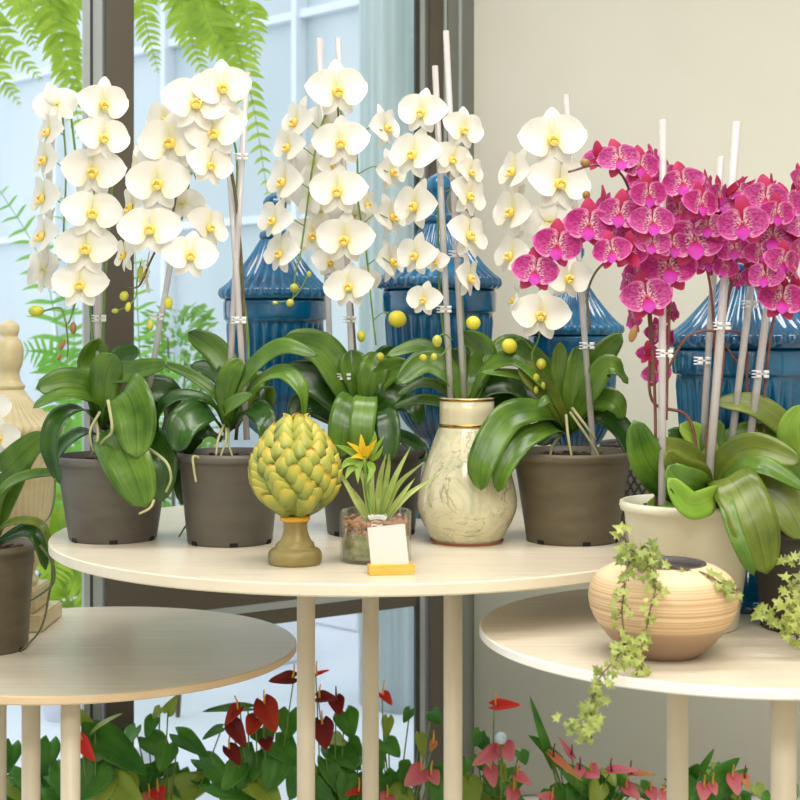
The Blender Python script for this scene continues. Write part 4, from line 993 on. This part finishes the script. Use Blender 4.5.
for pts, w, m in (([(364, 455), (356, 448), (347, 442)], 6, 'yellow'), ([(364, 456), (362, 445), (361, 434)], 8, 'yellow'), ([(366, 456), (372, 446), (376, 440)], 6, 'yellow'), ([(364, 458), (358, 456), (350, 458)], 6, 'yellow'),
                  ([(365, 458), (367, 450), (368, 446)], 8, 'yellow'), ([(368, 455), (374, 442), (375, 432)], 8, 'leaf_l'), ([(369, 458), (376, 448), (384, 436)], 6, 'leaf_l'), ([(360, 458), (348, 450), (336, 445)], 8, 'leaf_l'),
                  ([(360, 462), (348, 462), (340, 470)], 10, 'leaf_l'), ([(362, 460), (358, 470), (358, 484)], 8, 'leaf_l'), ([(368, 462), (372, 470), (366, 485)], 9, 'leaf_l'), ([(370, 460), (378, 455), (383, 446)], 6, 'leaf_l'),
                  ([(362, 462), (350, 470), (345, 480)], 8, 'leaf_l')):
    leafobj(br, [(p[0], p[1], Yb - (0, .012, .02)[j]) for j, p in enumerate(pts)], w, M[m], .85, .3, w_blade, 'flower_bract' if m == 'yellow' else 'leaf', seg=4, th=.001)
bm = bmesh.new(); tube(bm, [at(372, 518, Yb), at(367, 490, Yb), at(364, 456, Yb)], .004, 7); finish('flower_stem', bm, M['stem_g'], br)
# card
p = at(391, 576.5, 2.262); ch = thing('card_holder', 'small yellow wooden card holder with blank cream card', 'card holder', (p.x, 2.262, ZC))
rz = Matrix.Rotation(math.radians(10), 3, 'Z'); k = 2.262 / F
bm = bmesh.new(); c = Vector((p.x, 2.275, ZC))
box(bm, c + Vector((0, 0, 5 * k)), (46 * k, .024, 10 * k), rz); bmesh.ops.bevel(bm, geom=bm.edges[:], offset=.0008, segments=2, affect='EDGES'); finish('wooden_block', bm, M['holder'], ch, smooth=False)
bm = bmesh.new(); box(bm, c + Vector((-3 * k, .006, 28 * k)), (38 * k, .0012, 40 * k), Matrix.Rotation(math.radians(-6), 3, 'Y') @ Matrix.Rotation(math.radians(-12), 3, 'X'))
for v_ in bm.verts: pass
finish('card', bm, M['card'], ch, smooth=False)

# ------------------------------------------------------------------ wooden bowl and ivy
Y = 2.125; bx = at(663, 0, Y).x; s = Y / F
bw = thing('wooden_bowl', 'round squat wooden bowl with turned stripes and dark rim', 'bowl', (bx, Y, ZR))
pr = [(30, 0), (34, 1), (48, 12), (60, 26), (70, 41), (74, 55), (73, 68), (66, 80), (54, 88), (43, 91.5)]
bm = bmesh.new(); P = [(p.x, p.z) for p in crom([(a * s, 0, b * s) for a, b in pr], 4)]
lathe(bm, P, 72, c=(0, 0, 0), cap=True)
bm.faces.ensure_lookup_table()
for f in [f for f in bm.faces if len(f.verts) > 8 and f.calc_center_median().z > .05]: bm.faces.remove(f)
o = finish('body', bm, M['bowl'], bw); o.location = (bx, Y, ZR)
bm = bmesh.new(); lathe(bm, [(43 * s, 91.2 * s), (42.5 * s, 92.8 * s), (39.5 * s, 92 * s), (38 * s, 86 * s), (38 * s, 82 * s), (2 * s, 81 * s)], 56, c=(bx, Y, ZR), cap=False); finish('rim', bm, M['bowl_in'], bw)
bm = bmesh.new(); lathe(bm, [(37.5 * s, 83 * s), (20 * s, 85 * s), (2 * s, 86 * s)], 30, c=(bx, Y, ZR)); finish('potting_soil', bm, M['bark'], bw)

def ivy_leaf(bm, p, d, size):
    n = Vector((R.uniform(-.5, .5), -1, R.uniform(.0, .9))).normalized(); s_ = d.cross(n).normalized(); d2 = n.cross(s_).normalized() * (1 if R.random() < .95 else -1)
    ctr = bm.verts.new(p); uvl = bm.loops.layers.uv.verify(); pts = []
    lob = [(0, .25), (.5, .12), (.28, .42), (.55, .62), (.22, .66), (0, 1.1)]
    out = [(x, y) for x, y in lob] + [(-x, y) for x, y in reversed(lob[1:-1])]
    vs = [bm.verts.new(p + s_ * (x * size) + d2 * (y * size) + n * (abs(x) * size * .35 - y * y * size * .25)) for x, y in out]
    c = bm.verts.new(p + d2 * size * .45)
    for i in range(len(vs)):
        f = bm.faces.new((c, vs[i], vs[(i + 1) % len(vs)])); cc = [(.4, .5), (out[i][1], out[i][0] + .5), (out[(i + 1) % len(vs)][1], out[(i + 1) % len(vs)][0] + .5)]
        for lp_, q in zip(f.loops, cc): lp_[uvl].uv = q
    bm.verts.remove(ctr)
def vine(parent, pts, n, size, spread=.006, mat='ivy', clump=()):
    size *= 1.25; spread *= 1.15; n = int(n * 1.25)
    ps = crom([at(*p) for p in pts], 10); b1 = bmesh.new(); tube(b1, [at(*p) for p in pts], .0013, 5, m=8)
    b2 = bmesh.new()
    for i in range(n):
        k = R.uniform(0, len(ps) - 1.01)
        p = ps[int(k)].lerp(ps[int(k) + 1], k % 1) + Vector((R.uniform(-1, 1), R.uniform(-1, .3), R.uniform(-1, 1))) * spread
        d = Vector((R.uniform(-1, 1), R.uniform(-.6, .2), R.uniform(-1, .6))).normalized()
        tube(b1, [ps[int(k)], p], .0007, 4, m=1); ivy_leaf(b2, p, d, size * R.uniform(.7, 1.2))
    finish('stem', b1, M['stem_b'], parent); finish('foliage', b2, M[mat], parent, recalc=False)
iv = thing('trailing_ivy', 'variegated ivy trailing out of the wooden bowl and over the table edge', 'ivy', (bx - .03, Y, ZR + 86 * s))
vine(iv, [(650, 572, Y), (640, 560, Y - .04), (628, 545, Y - .07), (622, 532, Y - .08)], 26, .013, .012)
vine(iv, [(655, 570, Y), (640, 556, Y - .06), (645, 546, Y - .09), (652, 560, Y - .1), (648, 566, Y - .11)], 26, .012, .012)
vine(iv, [(645, 570, Y - .04), (630, 556, Y - .09), (626, 580, Y - .115), (622, 610, Y - .13), (624, 640, Y - .14), (618, 656, Y - .15), (604, 672, Y - .23), (596, 684, Y - .28), (592, 700, Y - .28), (590, 720, Y - .28), (592, 742, Y - .28)], 90, .0105, .009)
vine(iv, [(592, 715, Y - .28), (586, 728, Y - .29), (576, 726, Y - .29), (566, 722, Y - .29)], 14, .010, .006)
vine(iv, [(656, 572, Y), (652, 560, Y - .07), (654, 575, Y - .1), (655, 590, Y - .118), (650, 610, Y - .13), (645, 632, Y - .13), (634, 646, Y - .13), (626, 652, Y - .14)], 34, .0105, .006)
vine(iv, [(625, 645, Y - .14), (632, 654, Y - .14), (642, 664, Y - .13), (636, 675, Y - .14)], 12, .0105, .006)
vine(iv, [(680, 574, Y), (700, 572, Y - .06), (722, 584, Y - .08), (738, 596, Y - .07)], 8, .011, .004)
vine(iv, [(722, 584, Y - .08), (734, 590, Y - .08), (740, 588, Y - .07)], 10, .010, .005)
vine(iv, [(660, 570, Y - .02), (675, 568, Y - .06), (690, 570, Y - .06)], 6, .010, .004)

Y = 2.15; i2 = thing('trailing_ivy', 'variegated ivy sprawling at the right table edge beside the dark pot', 'ivy', (at(815, 0, Y).x, Y, ZR))
px_ = at(822, 0, Y).x; b = bmesh.new()
lathe(b, [(.026, 0), (.034, .06), (.038, .06), (.038, .075), (.032, .075), (.03, .065)], 28, c=(px_, Y, ZR)); finish('pot', b, M['pot_w'], i2)
vine(i2, [(822, 585, Y), (806, 560, Y - .03), (795, 562, Y - .04), (786, 556, Y - .04)], 8, .012, .006)
vine(i2, [(822, 590, Y), (800, 580, Y - .04), (788, 600, Y - .05), (786, 620, Y - .05), (790, 628, Y - .05)], 34, .0135, .011)
vine(i2, [(822, 595, Y), (806, 590, Y - .04), (797, 600, Y - .05), (796, 625, Y - .05), (797, 640, Y - .04)], 30, .0135, .009)
vine(i2, [(788, 625, Y - .05), (775, 622, Y - .04), (764, 610, Y - .04), (758, 616, Y - .04)], 16, .0125, .006)

# ------------------------------------------------------------------ lattice basket behind the pot
Y = 2.86; lx = at(640, 0, Y).x
lb = thing('lattice_basket', 'dark perforated metal basket partly hidden behind the olive-brown pot', 'basket', (lx, Y, ZC))
bm = bmesh.new(); nA, nZ, rr, hz = 32, 12, .075, .15
for i in range(nA):
    for sgn in (-1, 1):
        pts = []
        for j in range(nZ + 1):
            a = 2 * PI * (i + sgn * j * .5) / nA; pts.append((lx + rr * math.cos(a), Y + rr * math.sin(a), ZC + .004 + hz * j / nZ))
        tube(bm, pts[::3], .0022, 4, m=3)
for z in (.004, hz + .004):
    tube(bm, [(lx + rr * math.cos(i * PI / 10), Y + rr * math.sin(i * PI / 10), ZC + z) for i in range(21)], .004, 6, m=2)
finish('lattice', bm, M['lattice'], lb)
bm = bmesh.new(); lathe(bm, [(rr - .008, .003), (rr - .007, hz - .003), (rr - .010, hz - .003), (rr - .012, .01)], 40, c=(lx, Y, ZC), cap=True); finish('liner', bm, M['liner'], lb)

# ------------------------------------------------------------------ anthuriums on the floor
def heart(bm, p, d, n, L, W, fold=.15, curl=.15):
    """heart shaped blade: p base, d direction to tip, n blade normal"""
    d = d.normalized(); s = d.cross(n).normalized(); n = s.cross(d).normalized(); uvl = bm.loops.layers.uv.verify()
    U, V = 9, 8; g = []
    for i in range(U + 1):
        u = i / U; row = []
        for j in range(V + 1):
            v = 2 * j / V - 1
            w = (math.sin(PI * (u ** .55) * .5 + PI * .5 * (u ** .55)) if False else (1 - u) ** .62 * (1 - (1 - min(1, u * 3.2)) ** 2 * .35))
            back = -.22 * (1 - abs(abs(v) - .55) * 1.8) * (1 - u) ** 3 if abs(v) > .05 else 0
            x = v * w * W * .5; y = (u + back) * L
            z = fold * W * abs(v) * w - curl * L * u * u
            row.append((bm.verts.new(p + s * x + d * y + n * z), (u, j / V)))
        g.append(row)
    for i in range(U):
        for j in range(V):
            q = (g[i][j], g[i + 1][j], g[i + 1][j + 1], g[i][j + 1]); f = bm.faces.new([a[0] for a in q]); f.smooth = True
            for lp_, a in zip(f.loops, q): lp_[uvl].uv = a[1]
NV = {'c': Vector((0, -1, .25)), 'u': Vector((0, -.45, 1)), 'b': Vector((.3, -.8, .7)), 'l': Vector((-.6, -.8, .3)), 'r': Vector((.6, -.8, .3))}
def anth(label, px, Y, lv, fl, group='potted anthuriums on the floor'):
    b = at(px, 0, Y); b.z = 0; t = thing('potted_anthurium', label, 'anthurium', b, group)
    bm = bmesh.new(); lathe(bm, [(.05, 0), (.065, .075), (.07, .075), (.07, .088), (.062, .088), (.06, .078), (.01, .076)], 32, c=b); finish('pot', bm, M['pot_k'], t)
    root = b + Vector((0, 0, .08)); bs = bmesh.new(); k = Y / F
    rl = random.Random(int(px)); lv = list(lv) + [(px + rl.uniform(-46, 40), rl.uniform(768, 792), px + rl.uniform(-50, 50), rl.uniform(800, 822), rl.uniform(26, 38), rl.choice('cub'), rl.choice([AL, AL, AL, AY])) for _ in range(6)]
    for (x, y, tx, ty, w, nv, m) in lv:
        p = at(x, y, Y + R.uniform(-.03, .03)); q = at(tx, ty, p.y - .03); bm = bmesh.new(); heart(bm, p, q - p, NV[nv], (q - p).length, w * k, .12, .1)
        finish('leaf', bm, M[m], t, solid=.001, recalc=False)
        r0 = root + Vector((R.uniform(-.02, .02), R.uniform(-.02, .02), 0)); tube(bs, [r0, r0.lerp(p, .6) + Vector((0, 0, -.01)), p], .0018, 5)
    for (x, y, tx, ty, w, nv, m, sd) in fl:
        p = at(x, y, Y - .05); q = at(tx, ty, p.y - .02); bm = bmesh.new(); heart(bm, p, q - p, NV[nv], (q - p).length, w * k, .25, -.05)
        f = finish('flower', bm, M[m], t, solid=.001, recalc=False)
        n = NV[nv].normalized(); bm = bmesh.new(); d = (q - p).normalized()
        dd = (n * .5 + Vector((0, 0, .9)) + d * .1).normalized()
        tube(bm, [p + d * .004 + n * .002, p + dd * .018, p + dd * .034], .0026, 7, 0, .0014, m=3)
        z = finish('spadix', bm, M['spadix_d' if sd else 'spadix'], t); z.parent = f
        r0 = root + Vector((R.uniform(-.02, .02), R.uniform(-.02, .02), 0)); tube(bs, [r0, r0.lerp(p, .6) + Vector((0, .01, -.01)), p], .0016, 5)
    finish('stem', bs, M['stem_g'], t)
    return t
AL, AY = 'anth_leaf', 'anth_lime'
anth('green anthurium at the left edge seen between the left table legs', 12, 3.3,
     [(12, 745, 4, 775, 30, 'c', AL), (8, 775, 20, 815, 40, 'c', AL), (22, 768, 44, 800, 30, 'c', AL), (50, 742, 44, 775, 30, 'c', AL), (48, 765, 60, 795, 28, 'u', AL), (-10, 740, -20, 790, 40, 'c', AL)], [])
anth('anthurium with one orange-red spathe beside the left table leg', 95, 3.2,
     [(95, 735, 148, 772, 46, 'b', AL), (92, 722, 84, 742, 22, 'c', AL), (95, 730, 120, 711, 14, 'u', AY), (88, 725, 80, 710, 16, 'c', AY), (98, 765, 82, 800, 50, 'c', AL), (110, 770, 60, 798, 40, 'u', AL), (62, 765, 70, 800, 26, 'c', AL)],
     [(82, 738, 96, 761, 22, 'l', 'sp_red', 0)])
anth('green anthurium with small lime young leaves right of the dark window post', 160, 3.35,
     [(136, 728, 124, 748, 26, 'l', AL), (153, 718, 146, 738, 18, 'c', AL), (160, 708, 153, 718, 12, 'c', AY), (168, 712, 176, 697, 16, 'c', AY), (148, 738, 172, 760, 34, 'b', AL), (168, 745, 160, 772, 30, 'c', AL), (178, 735, 208, 755, 28, 'b', AL),
      (180, 770, 165, 800, 34, 'c', AL), (160, 765, 150, 785, 22, 'c', AL), (196, 775, 210, 790, 24, 'u', AL), (200, 760, 232, 776, 34, 'u', AL), (222, 728, 202, 738, 16, 'u', AL), (150, 775, 145, 800, 26, 'c', AL), (130, 790, 126, 812, 26, 'c', AL)],
     [(150, 795, 148, 812, 22, 'c', 'sp_or', 0), (158, 790, 162, 805, 20, 'c', 'sp_red', 0)])
anth('anthurium with rust-red and dark maroon spathes left of the middle table leg', 255, 3.25,
     [(248, 708, 203, 708, 18, 'u', AL), (262, 728, 270, 745, 34, 'c', AL), (290, 712, 288, 738, 34, 'c', AL), (275, 742, 298, 764, 40, 'b', AL), (255, 752, 238, 790, 44, 'c', AL), (280, 755, 268, 792, 40, 'c', AL), (240, 765, 222, 790, 30, 'c', AL), (228, 780, 232, 815, 26, 'c', AY),
      (300, 770, 290, 800, 30, 'c', AL), (212, 765, 230, 790, 26, 'c', AL), (258, 785, 276, 800, 30, 'u', AL), (222, 775, 232, 800, 30, 'c', AL)],
     [(240, 708, 226, 726, 20, 'l', 'sp_rust', 0), (256, 718, 248, 736, 22, 'c', 'sp_rust', 1), (264, 702, 276, 733, 30, 'c', 'sp_rust', 0), (232, 722, 246, 748, 22, 'c', 'sp_dark', 1), (266, 740, 268, 752, 18, 'c', 'sp_dark', 1), (228, 748, 240, 766, 20, 'b', 'sp_dark', 0), (294, 678, 268, 682, 18, 'b', 'sp_dark', 0)])
anth('anthurium with brownish maroon spathes between the two front table legs', 332, 3.3,
     [(345, 712, 352, 738, 32, 'c', AL), (330, 748, 362, 768, 36, 'b', AL), (348, 742, 362, 760, 28, 'c', AL), (326, 760, 346, 800, 26, 'c', AL), (360, 755, 340, 775, 28, 'u', AL), (320, 770, 330, 810, 20, 'c', AY), (330, 738, 345, 744, 24, 'b', AY)],
     [(316, 676, 330, 671, 10, 'u', 'sp_red', 0), (318, 698, 338, 700, 18, 'b', 'sp_dark', 0), (336, 698, 340, 716, 20, 'c', 'sp_dark', 1), (322, 722, 326, 750, 28, 'c', 'sp_dark', 0), (360, 792, 345, 796, 12, 'u', 'sp_red', 0)])
anth('anthurium with small red and salmon spathes right of the middle leg', 396, 3.3,
     [(388, 718, 386, 738, 16, 'c', AY), (384, 742, 400, 756, 28, 'b', AL), (396, 772, 400, 800, 34, 'c', AL), (410, 710, 404, 722, 14, 'c', AL), (432, 712, 440, 724, 20, 'c', AL), (420, 735, 424, 758, 14, 'c', AY), (376, 745, 380, 775, 24, 'c', AL), (412, 765, 402, 780, 30, 'u', AL), (432, 770, 438, 790, 26, 'c', AL), (384, 775, 376, 800, 26, 'c', AL)],
     [(382, 694, 392, 706, 14, 'b', 'sp_red', 0), (422, 770, 404, 786, 26, 'c', 'sp_pink', 0), (430, 774, 438, 786, 20, 'b', 'sp_pink', 0), (434, 742, 430, 752, 10, 'c', 'sp_or', 0), (388, 796, 382, 808, 20, 'c', 'sp_pink', 0)])
anth('pink anthurium with one tall red spathe next to the wall corner', 496, 3.45,
     [(480, 732, 474, 746, 18, 'c', AL), (482, 740, 488, 752, 18, 'c', AL), (520, 752, 526, 764, 20, 'b', AL), (498, 765, 506, 780, 18, 'c', AY), (478, 756, 482, 770, 18, 'c', AL), (486, 790, 492, 810, 30, 'c', AL), (508, 780, 512, 800, 20, 'c', AY), (466, 760, 462, 775, 18, 'c', AL), (470, 785, 462, 805, 26, 'c', AL), (500, 788, 496, 806, 24, 'c', AY)],
     [(494, 706, 521, 706, 16, 'b', 'sp_red', 0), (504, 745, 512, 762, 24, 'c', 'sp_pink', 0), (498, 750, 472, 766, 20, 'b', 'sp_pink', 0), (490, 768, 494, 788, 18, 'c', 'sp_pink', 0), (516, 776, 532, 786, 16, 'b', 'sp_pink', 0), (552, 800, 536, 796, 16, 'b', 'sp_pink', 0), (514, 790, 508, 806, 18, 'c', 'sp_pink', 0)])
anth('pink anthurium with long narrow upright leaf under the trailing ivy', 580, 3.5,
     [(550, 758, 531, 698, 12, 'c', AL), (560, 765, 532, 738, 10, 'c', AL), (548, 748, 530, 736, 12, 'c', AL), (548, 750, 564, 758, 10, 'b', AL), (578, 788, 568, 806, 30, 'c', AL), (606, 770, 616, 786, 20, 'b', AY), (615, 780, 628, 796, 26, 'c', AL), (560, 790, 552, 806, 26, 'c', AL), (600, 785, 592, 806, 26, 'c', AY), (640, 785, 650, 800, 22, 'c', AL)],
     [(552, 756, 582, 782, 12, 'b', 'sp_or', 1), (572, 756, 558, 736, 8, 'c', 'sp_pink', 1), (590, 770, 600, 778, 22, 'c', 'sp_pink', 0), (610, 772, 640, 772, 16, 'u', 'sp_pink', 1), (580, 768, 576, 780, 14, 'c', 'sp_pink', 1), (630, 774, 656, 776, 12, 'u', 'sp_or', 1), (625, 788, 640, 800, 20, 'b', 'sp_pink', 0), (650, 790, 656, 802, 16, 'c', 'sp_pink', 0)])
anth('pink anthurium partly hidden by the front right table legs', 715, 3.4,
     [(700, 772, 714, 750, 10, 'c', AL), (690, 775, 698, 765, 18, 'c', AL), (704, 776, 722, 800, 26, 'c', AL), (696, 780, 690, 800, 26, 'c', AL), (724, 790, 730, 806, 24, 'c', AL), (756, 786, 764, 800, 18, 'c', AY), (740, 795, 748, 812, 24, 'c', AL), (770, 795, 766, 812, 20, 'c', AL), (790, 785, 796, 800, 18, 'c', AL)],
     [(704, 786, 702, 802, 20, 'c', 'sp_pink', 0), (732, 776, 738, 796, 18, 'c', 'sp_pink', 0), (744, 776, 748, 790, 12, 'c', 'sp_or', 1), (664, 792, 660, 804, 14, 'c', 'sp_pink', 0), (712, 784, 716, 796, 12, 'c', 'sp_pink', 0)])
Yg = 3.38; g = thing('glass_ball_pick', 'small pale blue glass ball on a thin stick above pink anthuriums', 'garden ornament', (at(500, 0, Yg).x, Yg, 0))
bm = bmesh.new(); ball(bm, at(501, 738, Yg), .014, seg=24, ring=16); finish('glass_ball', bm, M['ball'], g)
bm = bmesh.new(); tube(bm, [at(501, 744, Yg), Vector((at(501, 0, Yg).x, Yg, 0))], .0018, 6, m=1); finish('stick', bm, M['stem_g'], g)

settle()

# ------------------------------------------------------------------ light
w = bpy.data.worlds.new('world'); sc.world = w; w.use_nodes = True
bg = w.node_tree.nodes['Background']; bg.inputs[0].default_value = (.93, .97, 1, 1); bg.inputs[1].default_value = 1.62
def area(name, loc, rot, sx, sy, e, col):
    l = bpy.data.lights.new(name, 'AREA'); l.shape = 'RECTANGLE'; l.size = sx; l.size_y = sy; l.energy = e; l.color = col
    o = bpy.data.objects.new(name, l); COL.objects.link(o); o.location = loc; o.rotation_euler = rot; return o
area('ceiling_light', (.3, 2.2, HR - .02), (0, 0, 0), 1.8, .5, 34, (1, .97, .93))
area('ceiling_light', (.3, .6, HR - .02), (0, 0, 0), 2.4, .8, 62, (1, .97, .93))
area('ceiling_light', (.3, -1.2, HR - .02), (0, 0, 0), 2.4, .8, 66, (1, .97, .93))
